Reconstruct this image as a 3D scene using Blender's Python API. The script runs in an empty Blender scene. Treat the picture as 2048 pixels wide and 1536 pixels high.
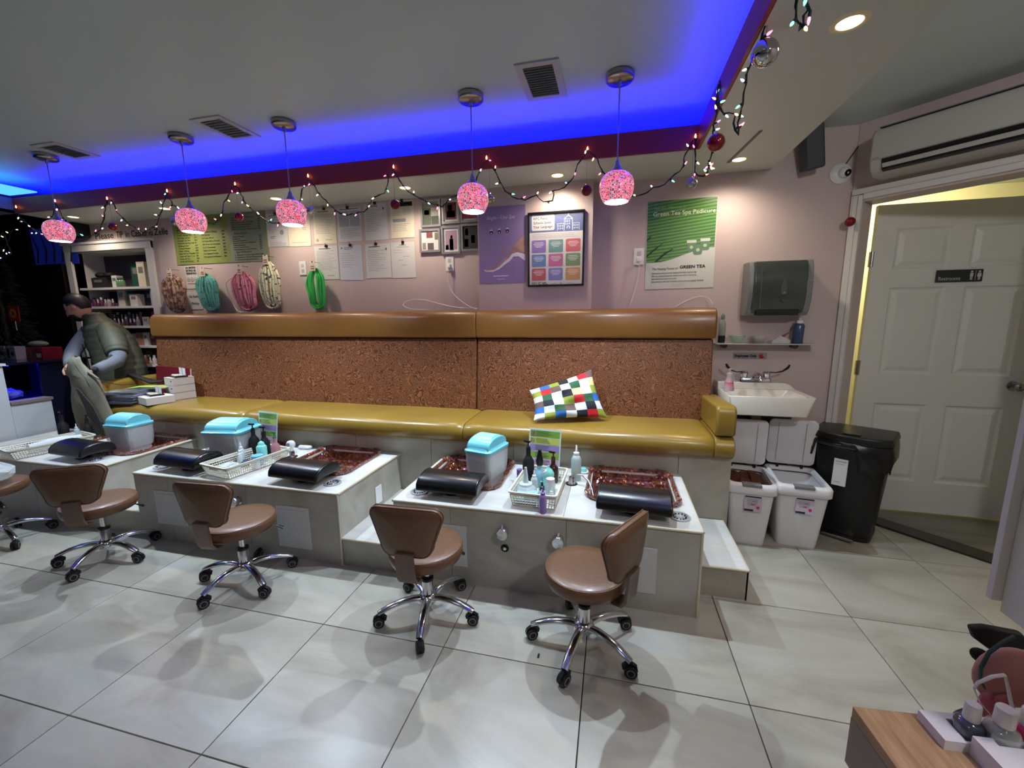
import bpy, bmesh, math, random
from mathutils import Vector, Matrix
random.seed(7)
C = bpy.context.scene.collection
R = math.radians
PI = math.pi
# ---------------------------------------------------------------- camera, world, big lights, exposure
H = 1.435
FP = 832.392
YAW, PIT, ROL = R(-13.6615), R(-9.33394), R(-0.509544)
_f = Vector((math.sin(YAW)*math.cos(PIT), math.cos(YAW)*math.cos(PIT), math.sin(PIT)))
_r0 = Vector((math.cos(YAW), -math.sin(YAW), 0)); _u0 = _r0.cross(_f)
_r = _r0*math.cos(ROL)+_u0*math.sin(ROL); _u = _u0*math.cos(ROL)-_r0*math.sin(ROL)
cam = bpy.data.cameras.new('camera'); cam.sensor_width = 36; cam.lens = FP/2048*36; cam.clip_start = .02
camo = bpy.data.objects.new('camera', cam); C.objects.link(camo)
m3 = Matrix((_r, _u, -_f)).transposed()
camo.matrix_world = Matrix.Translation((0, 0, H)) @ m3.to_4x4()
bpy.context.scene.camera = camo
vs = bpy.context.scene.view_settings
vs.view_transform = 'Standard'; vs.look = 'None'; vs.gamma = 1; vs.use_curve_mapping = False
vs.exposure = 0.08
def lin(c):
    o = []
    for v in c[:3]:
        v = v/255
        o.append(v/12.92 if v <= .04045 else ((v+.055)/1.055)**2.4)
    return (*o, 1)
w = bpy.data.worlds.new('world'); bpy.context.scene.world = w; w.use_nodes = True
w.node_tree.nodes['Background'].inputs[0].default_value = lin((170, 176, 190))
w.node_tree.nodes['Background'].inputs[1].default_value = 0.2
def lamp(kind, loc, power, col, rot=(0, 0, 0), **k):
    l = bpy.data.lights.new(kind.lower()+'_lamp', kind); l.energy = power; l.color = lin(col)[:3]
    for a, b in k.items(): setattr(l, a, b)
    o = bpy.data.objects.new(kind.lower()+'_lamp', l); C.objects.link(o); o.location = loc; o.rotation_euler = rot
    return o
# fill lamps added behind the camera, in the unseen half of the salon
for x, y, pw in ((-3.6, -.8, 4), (-.8, -1.0, 4)):
    lamp('AREA', (x, y, 2.6), pw, (250, 246, 255), (0, 0, 0), shape='RECTANGLE', size=.6, size_y=.6)
lamp('POINT', (1.15, .05, 2.45), 50, (250, 246, 246), shadow_soft_size=.09)  # unseen lamp added to light the door and bins from the front
# blue led strips lying on the soffit behind the red fascia
lamp('AREA', (-2.3, 2.94, 2.42), 88, (6, 8, 255), (PI, 0, 0), shape='RECTANGLE', size=5.6, size_y=.26)
lamp('AREA', (.62, 1.45, 2.42), 46, (6, 8, 255), (PI, 0, 0), shape='RECTANGLE', size=.26, size_y=2.9)
lamp('AREA', (-5.35, 1.9, 2.415), 14, (0, 0, 255), (PI, 0, 0), shape='RECTANGLE', size=.03, size_y=1.6)
PEND_W = 82
PEND = [(-.006, 2.36), (-.79, 2.36), (-2.0, 2.37), (-2.8, 2.37), (-4.05, 2.37)]
for x, y in PEND:
    lamp('POINT', (x, y, 2.074), PEND_W, (212, 234, 250), shadow_soft_size=.016)
DOWN = [(-.40, 3.0), (-1.52, 2.98), (-2.64, 2.97), (-3.78, 2.97), (-4.88, 2.98), (.72, 3.0), (.72, 1.75)]
for i, (x, y) in enumerate(DOWN):
    lamp('SPOT', (x, y, 2.345), 20 if i != 6 else 14, (255, 236, 214), spot_size=R(160), spot_blend=1, shadow_soft_size=.035)
# light of the restroom hallway behind the open door
lamp('AREA', (2.35, 4.2, 2.5), 34, (255, 246, 215), (R(60), 0, 0), shape='RECTANGLE', size=.8, size_y=.4)

# ---------------------------------------------------------------- helpers
def at(px, py, ax, v):
    d = _f*FP + _r*(px-1024) - _u*(py-768)
    i = 'xyz'.index(ax); t = (v-(H if i == 2 else 0))/d[i]
    p = d*t; p.z += H
    return p
_M = {}
def mat(name, col, rough=.5, metal=0, spec=.5, coat=0, trans=0, alpha=1, emis=None, es=0, noise=None, bump=None, ior=1.45, obj=True, voro=None):
    """noise=(scale,col2,contrast); bump=(scale,strength); voro=(scale,col2)"""
    if name in _M: return _M[name]
    m = bpy.data.materials.new(name); m.use_nodes = True; nt = m.node_tree; N = nt.nodes; L = nt.links
    b = N['Principled BSDF']; I = b.inputs
    I['Base Color'].default_value = lin(col); I['Roughness'].default_value = rough; I['Metallic'].default_value = metal
    I['Specular IOR Level'].default_value = spec; I['Coat Weight'].default_value = coat; I['Coat Roughness'].default_value = .15
    I['Transmission Weight'].default_value = trans; I['IOR'].default_value = ior; I['Alpha'].default_value = alpha
    if emis: I['Emission Color'].default_value = lin(emis); I['Emission Strength'].default_value = es
    tc = N.new('ShaderNodeTexCoord')
    if noise or voro:
        if noise:
            t = N.new('ShaderNodeTexNoise'); t.inputs['Scale'].default_value = noise[0]; t.inputs['Detail'].default_value = 5
            fac = t.outputs['Fac']; c2 = noise[1]; k = noise[2] if len(noise) > 2 else 3
        else:
            t = N.new('ShaderNodeTexVoronoi'); t.inputs['Scale'].default_value = voro[0]; fac = t.outputs['Distance']; c2 = voro[1]; k = voro[2] if len(voro) > 2 else 3
        L.new(tc.outputs['Object'], t.inputs['Vector'])
        r = N.new('ShaderNodeValToRGB'); r.color_ramp.elements[0].position = max(0, .5-.5/k); r.color_ramp.elements[1].position = min(1, .5+.5/k)
        r.color_ramp.elements[0].color = lin(col); r.color_ramp.elements[1].color = lin(c2)
        L.new(fac, r.inputs[0]); L.new(r.outputs[0], I['Base Color'])
    if bump:
        t = N.new('ShaderNodeTexNoise'); t.inputs['Scale'].default_value = bump[0]; t.inputs['Detail'].default_value = 4
        L.new(tc.outputs['Object'], t.inputs['Vector'])
        bm_ = N.new('ShaderNodeBump'); bm_.inputs['Strength'].default_value = bump[1]; bm_.inputs['Distance'].default_value = .005
        L.new(t.outputs['Fac'], bm_.inputs['Height']); L.new(bm_.outputs[0], I['Normal'])
    _M[name] = m; return m
class MB:
    def __init__(s, off=None): s.v = []; s.f = []; s.m = Matrix.Translation(-Vector(off)) if off is not None else Matrix()
    def add(s, V, F, M=None):
        n = len(s.v); T = s.m @ M if M else s.m
        s.v += [tuple(T @ Vector(p)) for p in V]; s.f += [tuple(i+n for i in f) for f in F]; return s
    def box(s, x0, x1, y0, y1, z0, z1, M=None):
        return s.add([(x, y, z) for x in (x0, x1) for y in (y0, y1) for z in (z0, z1)],
                     [(0, 1, 3, 2), (4, 6, 7, 5), (0, 4, 5, 1), (2, 3, 7, 6), (0, 2, 6, 4), (1, 5, 7, 3)], M)
    def taper(s, cx, cy, z0, z1, a0, b0, a1, b1, M=None):
        V = [(cx+sx*a/2, cy+sy*b/2, z) for z, a, b in ((z0, a0, b0), (z1, a1, b1)) for sx, sy in ((-1, -1), (1, -1), (1, 1), (-1, 1))]
        return s.add(V, [(3, 2, 1, 0), (4, 5, 6, 7), (0, 1, 5, 4), (1, 2, 6, 5), (2, 3, 7, 6), (3, 0, 4, 7)], M)
    def loft(s, rings, cap=True, close=True, M=None):
        n = len(rings[0]); V = [p for r in rings for p in r]; F = []
        for i in range(len(rings)-1):
            for j in range(n if close else n-1):
                k = (j+1) % n; F.append((i*n+j, i*n+k, (i+1)*n+k, (i+1)*n+j))
        if cap and close: F.append(tuple(range(n-1, -1, -1))); F.append(tuple((len(rings)-1)*n+j for j in range(n)))
        return s.add(V, F, M)
    def lathe(s, prof, c=(0, 0, 0), n=20, M=None, cap=True):
        T = Matrix.Translation(c); T = (M @ T) if M else T
        return s.loft([[(r*math.cos(2*PI*j/n), r*math.sin(2*PI*j/n), z) for j in range(n)] for r, z in prof], cap, True, T)
    def cyl(s, p0, p1, r, r2=None, n=14):
        return s.tube([p0, p1], [r, r if r2 is None else r2], n)
    def tube(s, pts, r, n=8, flat=1.0):
        pts = [Vector(p) for p in pts]; rr = r if isinstance(r, (list, tuple)) else [r]*len(pts); rings = []; up = None
        for i, p in enumerate(pts):
            d = (pts[min(i+1, len(pts)-1)]-pts[max(i-1, 0)]).normalized()
            if up is None: up = Vector((0, 0, 1)) if abs(d.z) < .9 else Vector((1, 0, 0))
            a = d.cross(up).normalized(); b = a.cross(d).normalized(); up = b
            rings.append([p+a*rr[i]*math.cos(2*PI*j/n)+b*rr[i]*flat*math.sin(2*PI*j/n) for j in range(n)])
        return s.loft(rings)
    def prism(s, poly, a, b, ax='x', M=None):
        n = len(poly)
        def q(u, v, t): return {'x': (t, u, v), 'y': (u, t, v), 'z': (u, v, t)}[ax]
        V = [q(u, v, a) for u, v in poly]+[q(u, v, b) for u, v in poly]
        F = [tuple(range(n-1, -1, -1)), tuple(range(n, 2*n))]+[(i, (i+1) % n, n+(i+1) % n, n+i) for i in range(n)]
        return s.add(V, F, M)
    def ball(s, c, rx, ry=None, rz=None, n=14, k=8, M=None):
        ry = ry or rx; rz = rz or rx; c = Vector(c)
        V = [c+Vector((0, 0, -rz))]; F = []
        for i in range(1, k):
            a = -PI/2+PI*i/k
            V += [c+Vector((rx*math.cos(a)*math.cos(2*PI*j/n), ry*math.cos(a)*math.sin(2*PI*j/n), rz*math.sin(a))) for j in range(n)]
        V.append(c+Vector((0, 0, rz)))
        for j in range(n):
            F.append((0, 1+(j+1) % n, 1+j)); F.append((len(V)-1, len(V)-1-n+j, len(V)-1-n+(j+1) % n))
            for i in range(k-2): F.append((1+i*n+j, 1+i*n+(j+1) % n, 1+(i+1)*n+(j+1) % n, 1+(i+1)*n+j))
        return s.add(V, F, M)
    def quad(s, a, b, c, d): return s.add([a, b, c, d], [(0, 1, 2, 3)])
def obj(name, mb, m, parent=None, smooth=False, bevel=0, seg=2, loc=None, rot=None, sub=0, **p):
    me = bpy.data.meshes.new(name); me.from_pydata([tuple(v) for v in mb.v], [], mb.f)
    bm = bmesh.new(); bm.from_mesh(me); bmesh.ops.recalc_face_normals(bm, faces=bm.faces); bm.to_mesh(me); bm.free()
    me.materials.append(m)
    o = bpy.data.objects.new(name, me); C.objects.link(o)
    if parent: o.parent = parent
    if loc is not None: o.location = loc
    if rot is not None: o.rotation_euler = rot
    if smooth or bevel:
        me.shade_smooth()
    if bevel:
        b = o.modifiers.new('b', 'BEVEL'); b.width = bevel; b.segments = seg; b.limit_method = 'ANGLE'; b.harden_normals = True; b.angle_limit = R(38)
    elif smooth and smooth != 2:
        for e in me.edges: pass
        try: me.set_sharp_from_angle(angle=R(50))
        except Exception: pass
    if sub:
        q = o.modifiers.new('s', 'SUBSURF'); q.levels = sub; q.render_levels = sub
    for a, b in p.items(): o[a] = b
    return o
def thing(name, label, cat, loc=(0, 0, 0), rz=0, group=None):
    o = bpy.data.objects.new(name, None); C.objects.link(o); o.empty_display_size = .05
    o.location = loc; o.rotation_euler = (0, 0, rz); o['label'] = label; o['category'] = cat
    if group: o['group'] = group
    return o
def tag(o, label, cat, group=None):
    o['label'] = label; o['category'] = cat
    if group: o['group'] = group
    return o
def dup(root, loc, rz=None, label=None):
    r = root.copy(); C.objects.link(r); r.location = loc
    if rz is not None: r.rotation_euler = (0, 0, rz)
    if label: r['label'] = label
    for ch in list(root.children):
        c = ch.copy(); C.objects.link(c); c.parent = r
        for g in ch.children:
            d = g.copy(); C.objects.link(d); d.parent = c
    return r
def struct(name, mb, m, parent=None, **k):
    o = obj(name, mb, m, parent, **k)
    if not parent: o['kind'] = 'structure'
    return o
def text(s, size, loc, m, parent=None, rot=(PI/2, 0, 0), align='LEFT', shear=0, name='lettering', width=None, space=1, off=0):
    cu = bpy.data.curves.new(name, 'FONT'); cu.body = s; cu.size = size; cu.align_x = align; cu.extrude = .0003; cu.shear = shear
    cu.space_character = space; cu.offset = off; cu.resolution_u = 3
    cu.materials.append(m); o = bpy.data.objects.new(name, cu); C.objects.link(o)
    if width:
        bpy.context.view_layer.update(); wd = o.dimensions.x
        if wd > 0: o.scale = (width/wd, 1, 1)
    o.location = loc; o.rotation_euler = rot
    if parent: o.parent = parent
    return o
def rrect(cx, cy, w, h, r, z, n=5):
    out = []
    for sx, sy, a0 in ((1, 1, 0), (-1, 1, 90), (-1, -1, 180), (1, -1, 270)):
        for i in range(n+1):
            a = R(a0+90*i/n); out.append((cx+sx*(w/2-r)+r*math.cos(a), cy+sy*(h/2-r)+r*math.sin(a), z))
    return out
def rect_holes(mb, x0, x1, y0, y1, z0, z1, holes):
    """slab with rectangular holes"""
    xs = sorted({x0, x1, *[v for h in holes for v in h[:2]]}); ys = sorted({y0, y1, *[v for h in holes for v in h[2:]]})
    xs = [x for x in xs if x0 <= x <= x1]; ys = [y for y in ys if y0 <= y <= y1]
    def solid(i, j):
        if i < 0 or j < 0 or i >= len(xs)-1 or j >= len(ys)-1: return False
        cx, cy = (xs[i]+xs[i+1])/2, (ys[j]+ys[j+1])/2
        return not any(h[0] < cx < h[1] and h[2] < cy < h[3] for h in holes)
    for i in range(len(xs)-1):
        for j in range(len(ys)-1):
            if not solid(i, j): continue
            a, b, c, d = xs[i], xs[i+1], ys[j], ys[j+1]
            mb.quad((a, c, z1), (b, c, z1), (b, d, z1), (a, d, z1)); mb.quad((a, d, z0), (b, d, z0), (b, c, z0), (a, c, z0))
            if not solid(i-1, j): mb.quad((a, c, z0), (a, c, z1), (a, d, z1), (a, d, z0))
            if not solid(i+1, j): mb.quad((b, c, z0), (b, d, z0), (b, d, z1), (b, c, z1))
            if not solid(i, j-1): mb.quad((a, c, z0), (b, c, z0), (b, c, z1), (a, c, z1))
            if not solid(i, j+1): mb.quad((a, d, z0), (a, d, z1), (b, d, z1), (b, d, z0))
    return mb
# ---------------------------------------------------------------- materials
def tile_mat(name, c1, c2, c3, rough, scale=1.6):
    m = bpy.data.materials.new(name); m.use_nodes = True; nt = m.node_tree; N = nt.nodes; L = nt.links; b = N['Principled BSDF']
    tc = N.new('ShaderNodeTexCoord'); oi = N.new('ShaderNodeObjectInfo'); ad = N.new('ShaderNodeVectorMath'); ad.operation = 'ADD'
    mu = N.new('ShaderNodeMath'); mu.operation = 'MULTIPLY'; mu.inputs[1].default_value = 37
    L.new(oi.outputs['Random'], mu.inputs[0]); L.new(tc.outputs['Object'], ad.inputs[0]); L.new(mu.outputs[0], ad.inputs[1])
    mp = N.new('ShaderNodeMapping'); mp.inputs['Scale'].default_value = (.7, 1.9, 1.2); mp.inputs['Rotation'].default_value = (0, 0, .5); L.new(ad.outputs[0], mp.inputs[0])
    n = N.new('ShaderNodeTexNoise'); n.inputs['Scale'].default_value = scale; n.inputs['Detail'].default_value = 9; n.inputs['Roughness'].default_value = .62; n.inputs['Distortion'].default_value = 1.2
    L.new(mp.outputs[0], n.inputs['Vector'])
    r = N.new('ShaderNodeValToRGB'); e = r.color_ramp.elements; e[0].position = .32; e[0].color = lin(c2); e[1].position = .7; e[1].color = lin(c3)
    k = e.new(.5); k.color = lin(c1)
    L.new(n.outputs['Fac'], r.inputs[0]); L.new(r.outputs[0], b.inputs['Base Color'])
    b.inputs['Roughness'].default_value = rough; b.inputs['Specular IOR Level'].default_value = .45
    _M[name] = m; return m
FLOOR = tile_mat('floor tile', (166, 162, 148), (146, 140, 126), (180, 177, 165), .3)
CTILE = tile_mat('counter tile', (168, 163, 149), (150, 145, 131), (182, 178, 165), .33, 2.2)
TOPT = tile_mat('counter top tile', (206, 206, 200), (192, 191, 184), (216, 216, 212), .22, 2)  # paler than the side tile: strong light on the tops put into colour
GROUT = mat('grout', (78, 68, 56), .9)
TRIM = mat('cream tile trim', (206, 196, 172), .3, noise=(6, (186, 172, 146), 2))
WALL = mat('pink wall paint', (196, 178, 174), .55, bump=(90, .08))
CEIL = mat('ceiling paint', (190, 206, 204), .32, spec=.35)
SOFF = mat('soffit paint', (196, 200, 194), .45)
RED = mat('oxblood fascia', (140, 44, 34), .5)
WHITE = mat('white paint', (214, 211, 206), .4)
DOORW = mat('door paint', (222, 222, 214), .42, bump=(40, .05))
BLACK = mat('black plastic', (16, 16, 18), .35)
MATTE = mat('matte black', (12, 12, 13), .7)
CHROME = mat('chrome', (215, 215, 220), .12, metal=1)
NICKEL = mat('nickel', (172, 166, 162), .25, metal=1)
WPLA = mat('white plastic', (226, 226, 224), .35)
LEA = mat('brown leather', (112, 80, 56), .36, noise=(60, (100, 70, 48), 2), bump=(260, .12), coat=.12)
GOLD = mat('gold vinyl', (142, 113, 44), .30, noise=(3, (128, 101, 36), 2), bump=(200, .1), coat=.2)
CAMEL = mat('camel vinyl', (128, 86, 38), .36, noise=(2.4, (114, 76, 32), 2), bump=(200, .1), coat=.12)
INK = mat('black ink', (28, 28, 32), .8)
GREY = mat('grey ink', (120, 120, 124), .8)
PAPER = mat('white paper', (206, 206, 204), .7)
GLASSC = mat('clear glass', (240, 246, 246), .03, trans=1, ior=1.45)
# ---------------------------------------------------------------- setting
T = .6096
flo = struct('floor', MB().box(-6.3, 2.0, -1.6, 3.3, -.06, -.012), GROUT)
GX, GY = -.0756, 1.4997-T*2
ti = MB().box(0, T-.0036, 0, T-.0036, -.012, 0)
tl0 = obj('tile', ti, FLOOR, flo, bevel=.0015, seg=1); tl0.location = (GX-10*T+.0018, GY-3*T+.0018, 0)
def clip(P, f):
    out = []
    for k in range(len(P)):
        a, b = P[k], P[(k+1) % len(P)]; fa, fb = f(a), f(b)
        if fa <= 0: out.append(a)
        if fa*fb < 0: t = fa/(fa-fb); out.append((a[0]+(b[0]-a[0])*t, a[1]+(b[1]-a[1])*t))
    return out
for i in range(-10, 5):
    for j in range(-3, 5):
        x = GX+i*T+.0018; y = GY+j*T+.0018; w_ = T-.0036
        if (i, j) == (-10, -3): continue
        if x+y+2*w_ <= 4.93 and y+w_ < 3.25 and x+w_ < 2.78:
            o = tl0.copy(); C.objects.link(o); o.parent = flo; o.location = (x, y, 0); continue
        P = clip(clip(clip([(x, y), (x+w_, y), (x+w_, y+w_), (x, y+w_)], lambda p: p[0]+p[1]-4.93), lambda p: p[1]-3.25), lambda p: p[0]-2.78)
        if len(P) > 2: obj('tile', MB().prism([(p[0]-x, p[1]-y) for p in P], -.012, 0, 'z'), FLOOR, flo, loc=(x, y, 0))
# hallway floor beyond the threshold
HF = tile_mat('hall tile', (120, 118, 108), (100, 98, 90), (134, 130, 120), .35)
hall = struct('floor_hall', MB().prism([(1.3, 3.65), (2.6, 2.35), (4.2, 2.35), (4.2, 5.2), (1.3, 5.2)], -.05, -.001, 'z'), HF)
struct('trim_threshold', MB().prism([(1.74, 3.2), (1.44, 3.5), (1.53, 3.6), (2.7, 2.43), (2.6, 2.34)], -.01, .012, 'z'), mat('dark saddle', (40, 36, 34), .35, noise=(20, (62, 54, 50), 2)), bevel=.003)
# back wall with alcove for the shelves (opening x -5.42..-4.42, z .3..2.13)
bw = MB(); rect_holes(bw, -6.3, 1.462, 0, 2.75, 3.25, 3.33, [(-5.42, -4.42, .3, 2.11)])
bw.v = [(x, z, y) for x, y, z in bw.v]
struct('wall_back', bw, WALL)
struct('wall_column', MB().box(-1.02, -.165, 3.15, 3.25, .9, 2.37), WALL)
# angled door wall: runs from (1.45,3.25) towards (1,-1)
DW = Matrix.Translation((1.455, 3.245, 0)) @ Matrix.Rotation(R(-45), 4, 'Z')   # local x along wall, y into it
dwo = (.065, 1.0, 2.13)
dm = MB().box(0, dwo[0], 0, .13, 0, 2.75, DW).box(dwo[1], 1.9, 0, .13, 0, 2.75, DW).box(dwo[0], dwo[1], 0, .13, dwo[2], 2.75, DW)
struct('wall_door', dm, WALL)
cas = MB()
cas.box(.002, .04, -.018, 0, 0, 2.163, DW).box(.041, .065, -.026, 0, 0, 2.16, DW)
cas.box(.002, 1.085, -.018, 0, 2.165, 2.20, DW).box(.066, 1.03, -.026, 0, 2.13, 2.164, DW).box(1.0, 1.085, -.018, 0, 0, 2.2, DW)
struct('trim_casing', cas, WHITE, bevel=.004)
struct('trim_jamb', MB().box(.056, .068, -.01, .115, 0, 2.117, DW).box(.056, 1.01, -.01, .14, 2.118, 2.131, DW), mat('jamb paint', (198, 182, 174), .5))
# other walls
struct('wall_right', MB().box(2.78, 2.9, -1.6, 2.0, 0, 2.75), WALL)
struct('wall_left', MB().box(-6.35, -6.25, -1.6, 3.3, 0, 2.75), mat('night glass', (4, 5, 8), .12))
struct('wall_rear', MB().box(-6.3, 2.9, -1.75, -1.65, 0, 2.75), mat('rear wall', (120, 112, 112), .7))
hw = mat('hall wall paint', (226, 216, 166), .6)
struct('wall_hall', MB().box(1.5, 4.3, 5.0, 5.1, 0, 2.75).box(4.2, 4.3, 2.3, 5.1, 0, 2.75).box(1.36, 1.46, 3.5, 5.1, 0, 2.75), hw)
# ceilings
struct('ceiling', MB().box(-6.3, .98, -1.65, 3.3, 2.62, 2.7), CEIL)
struct('ceiling_right', MB().box(.98, 4.3, -1.65, 5.1, 2.59, 2.7), CEIL)
struct('ceiling_soffit', MB().box(-6.3, .98, 2.76, 3.26, 2.37, 2.395).box(.45, .98, -1.65, 2.76, 2.37, 2.395).box(.955, .98, -1.65, 3.26, 2.395, 2.62), SOFF)
struct('trim_fascia', MB().box(-5.2, .45, 2.75, 2.765, 2.37, 2.497).box(.437, .452, -1.65, 2.75, 2.37, 2.497), RED)
struct('ceiling_edge', MB().box(-6.3, -5.2, -1.65, 3.26, 2.37, 2.395).box(-5.21, -5.2, 2.2, 2.75, 2.37, 2.497), mat('blue lit soffit', (90, 96, 150), .5))  # blue glow of the cove put into this soffit colour
# cyan light panel at the far left of the cove
tag(obj('light_panel', MB().box(-5.2, -4.86, 1.7, 2.74, 2.515, 2.525), mat('cyan glow', (90, 200, 230), .5, emis=(95, 205, 240), es=1.0)), 'glowing cyan light panel in the far left corner of the ceiling cove', 'light')

# six panel door
HX, HY = 1.70, 3.43
dt = struct('door_1', MB(), DOORW) if False else None
door = bpy.data.objects.new('door_1', None); C.objects.link(door); door.location = (HX, HY, 0); door.rotation_euler = (0, 0, R(-2)); door['kind'] = 'structure'
W_, Hd = .94, 2.14
px0 = [(.12, .43), (.53, .84)]
pz = [(.24, .80), (1.01, 1.60), (1.72, 1.985)]
holes = [(a, b, c, d) for a, b in px0 for c, d in pz]
dmb = MB(); rect_holes(dmb, 0, W_, .014, Hd, 0, .035, holes); dmb.v = [(x, z, y) for x, y, z in dmb.v]
dmb.v = [(x, y, z) for x, y, z in dmb.v]
obj('door_frame', dmb, DOORW, door, bevel=.002, seg=1)
for a, b, c, d in holes:
    p = MB(); e = .035
    def rg(i, y): return [(a+i, y, c+i), (b-i, y, c+i), (b-i, y, d-i), (a+i, y, d-i)]
    p.loft([rg(-.001, .0), rg(.012, .012), rg(.022, .013), rg(.05, .002)], cap=False); p.f.append(tuple(range(12, 16)))
    obj('panel', p, DOORW, door)
kn = obj('door_knob', MB().lathe([(.001, 0), (.032, 0), (.032, .006), (.012, .01), (.012, .04), (.026, .05), (.028, .062), (.02, .072), (.001, .074)], M=Matrix.Translation((.865, 0, .95)) @ Matrix.Rotation(PI/2, 4, 'X')), NICKEL, door, smooth=True)
for z in (1.79, .25, 1.05):
    obj('hinge', MB().box(-.022, .004, -.008, .004, z-.05, z+.05).cyl((-.008, -.01, z-.052), (-.008, -.01, z+.052), .007), NICKEL, door)
# restroom sign on the door
sg = thing('restroom_sign', 'dark grey restroom sign with white figures on the white panel door', 'sign', (HX+.36, HY-.02, 1.66), R(-2))
obj('plate', MB().box(0, .245, -.006, 0, -.033, .045), mat('sign grey', (46, 48, 46), .5), sg, bevel=.004)
SW = mat('sign white', (200, 200, 195), .6)
text('Restrooms', .034, (.012, -.0065, -.022), SW, sg, width=.115)
fg = MB()
for cx, sk in ((.185, 0), (.225, 1)):
    fg.ball((cx, -.0065, .03), .0065, .001, .0065, 10, 6)
    fg.add([(cx-.009, -.0072, .021), (cx+.009, -.0072, .021), (cx+(.012 if sk else .008), -.0072, -.002), (cx-(.012 if sk else .008), -.0072, -.002)], [(0, 1, 2, 3)])
    fg.box(cx-.006, cx-.001, -.0072, -.0066, -.022, 0).box(cx+.001, cx+.006, -.0072, -.0066, -.022, 0)
fg.box(.2045, .2065, -.0072, -.0066, -.024, .036)
obj('figures', fg, SW, sg)

# ---------------------------------------------------------------- tiled plinth under the bench
pl = bpy.data.objects.new('wall_plinth', None); C.objects.link(pl); pl['kind'] = 'structure'; pl.location = (0, 2.66, 0)
obj('core', MB().box(-4.43, .712, .013, .58, 0, .575), GROUT, pl)
xs = [-4.44, -4.30, -3.69, -3.08, -2.47, -1.86, -1.25, -.64, -.19, .42, .722]
for a, b in zip(xs, xs[1:]):
    obj('tile', MB().box(a+.0015, b-.0015, 0, .013, .0, .578), CTILE, pl)
obj('tile', MB().box(.712, .722, .013, .58, 0, .578), CTILE, pl)
# steps between the stations
def step(x0, x1, y0, side):
    s = bpy.data.objects.new('floor_step', None); C.objects.link(s); s['kind'] = 'structure'; s.location = (x0, y0, 0); w_ = x1-x0
    obj('core', MB().box(.008, w_-.008, .008, 2.655-y0, 0, .155), GROUT, s)
    obj('tile', MB().box(0, w_, 0, .008, 0, .158), CTILE, s)
    if side: obj('tile', MB().box(w_-.008, w_, .0, 2.655-y0, 0, .158), CTILE, s)
    obj('tile', MB().box(0, w_-.0, .0, 2.655-y0, .158, .168), TOPT, s)
    e = MB().tube([(0, -.001, .163), (w_, -.001, .163)], .0075, 8)
    if side: e.tube([(w_, 0, .163), (w_, 2.655-y0, .163)], .0075, 8)
    obj('edge_trim', e, TRIM, s, smooth=True)
step(-1.5, -1.15, 1.945, False); step(-3.375, -3.03, 1.945, False); step(.432, .695, 2.125, True)
# ---------------------------------------------------------------- pedicure stations
ZT = .445
BZ = mat('amber glass', (98, 42, 22), .12, metal=.5, coat=1)
N = BZ.node_tree.nodes; L = BZ.node_tree.links; b = N['Principled BSDF']
tc = N.new('ShaderNodeTexCoord'); v = N.new('ShaderNodeTexVoronoi'); v.inputs['Scale'].default_value = 46; L.new(tc.outputs['Object'], v.inputs['Vector'])
sp = N.new('ShaderNodeSeparateColor'); L.new(v.outputs['Color'], sp.inputs[0]); rp = N.new('ShaderNodeValToRGB'); e = rp.color_ramp.elements
e[0].color = lin((92, 46, 24)); e[1].color = lin((196, 140, 120))
for ps_, cc_ in ((.25, (146, 80, 40)), (.5, (112, 58, 58)), (.72, (160, 100, 66)), (.88, (128, 88, 112))): k = e.new(ps_); k.color = lin(cc_)  # mottled glass; purple and pale cells stand in for glints
L.new(sp.outputs[0], rp.inputs[0]); L.new(rp.outputs[0], b.inputs['Base Color'])
bu = N.new('ShaderNodeBump'); bu.inputs['Strength'].default_value = 1; bu.inputs['Distance'].default_value = .012; L.new(v.outputs['Distance'], bu.inputs['Height']); L.new(bu.outputs[0], b.inputs['Normal'])
def basin(x, y, label, sx=.50, sy=.50, rz=0):
    t = thing('foot_basin', label, 'basin', (x, y, ZT), rz)
    b = MB(); n = 10
    rings = []
    for w_, h_, r_, z in ((.93, .93, .07, -.005), (1.0, 1.0, .09, .004), (1.01, 1.01, .09, .016), (.985, .985, .085, .022), (.94, .94, .08, .016), (.915, .915, .078, 0), (.90, .90, .075, -.015), (.88, .88, .072, -.032), (.86, .86, .07, -.05), (.845, .845, .07, -.068), (.83, .83, .07, -.086), (.80, .80, .07, -.11), (.74, .74, .065, -.125), (.66, .66, .06, -.13), (.57, .57, .05, -.132), (.48, .48, .045, -.134), (.38, .38, .04, -.135), (.28, .28, .03, -.136), (.18, .18, .02, -.137), (.1, .1, .02, -.138)):
        rings.append(rrect(0, 0, sx*w_, sy*h_, r_, z, n))
    b.loft(rings, cap=False); b.f.append(tuple(len(b.v)-1-i for i in range(len(rings[0]))))
    # dimpled glass
    b2 = MB(); b2.f = b.f
    for k, v in enumerate(b.v):
        q = 1.0 if v[2] < -.02 else .35
        b2.v.append((v[0]+random.uniform(-1, 1)*.006*q, v[1]+random.uniform(-1, 1)*.006*q, v[2]+random.uniform(-1, 1)*.005*q))
    obj('bowl', b2, BZ, t)
    rim = MB(); pts = rrect(0, 0, sx*.995, sy*.995, .088, .02, 12)
    for k in range(0, len(pts), 1):
        rim.ball((pts[k][0]+random.uniform(-.001, .001), pts[k][1], pts[k][2]+random.uniform(-.001, .002)), .0075, n=6, k=4)
    obj('beaded_rim', rim, BZ, t, smooth=True, kind='stuff')
    obj('drain', MB().lathe([(.001, -.131), (.02, -.131), (.022, -.136)], n=14), CHROME, t, smooth=True)
    return t
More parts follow.
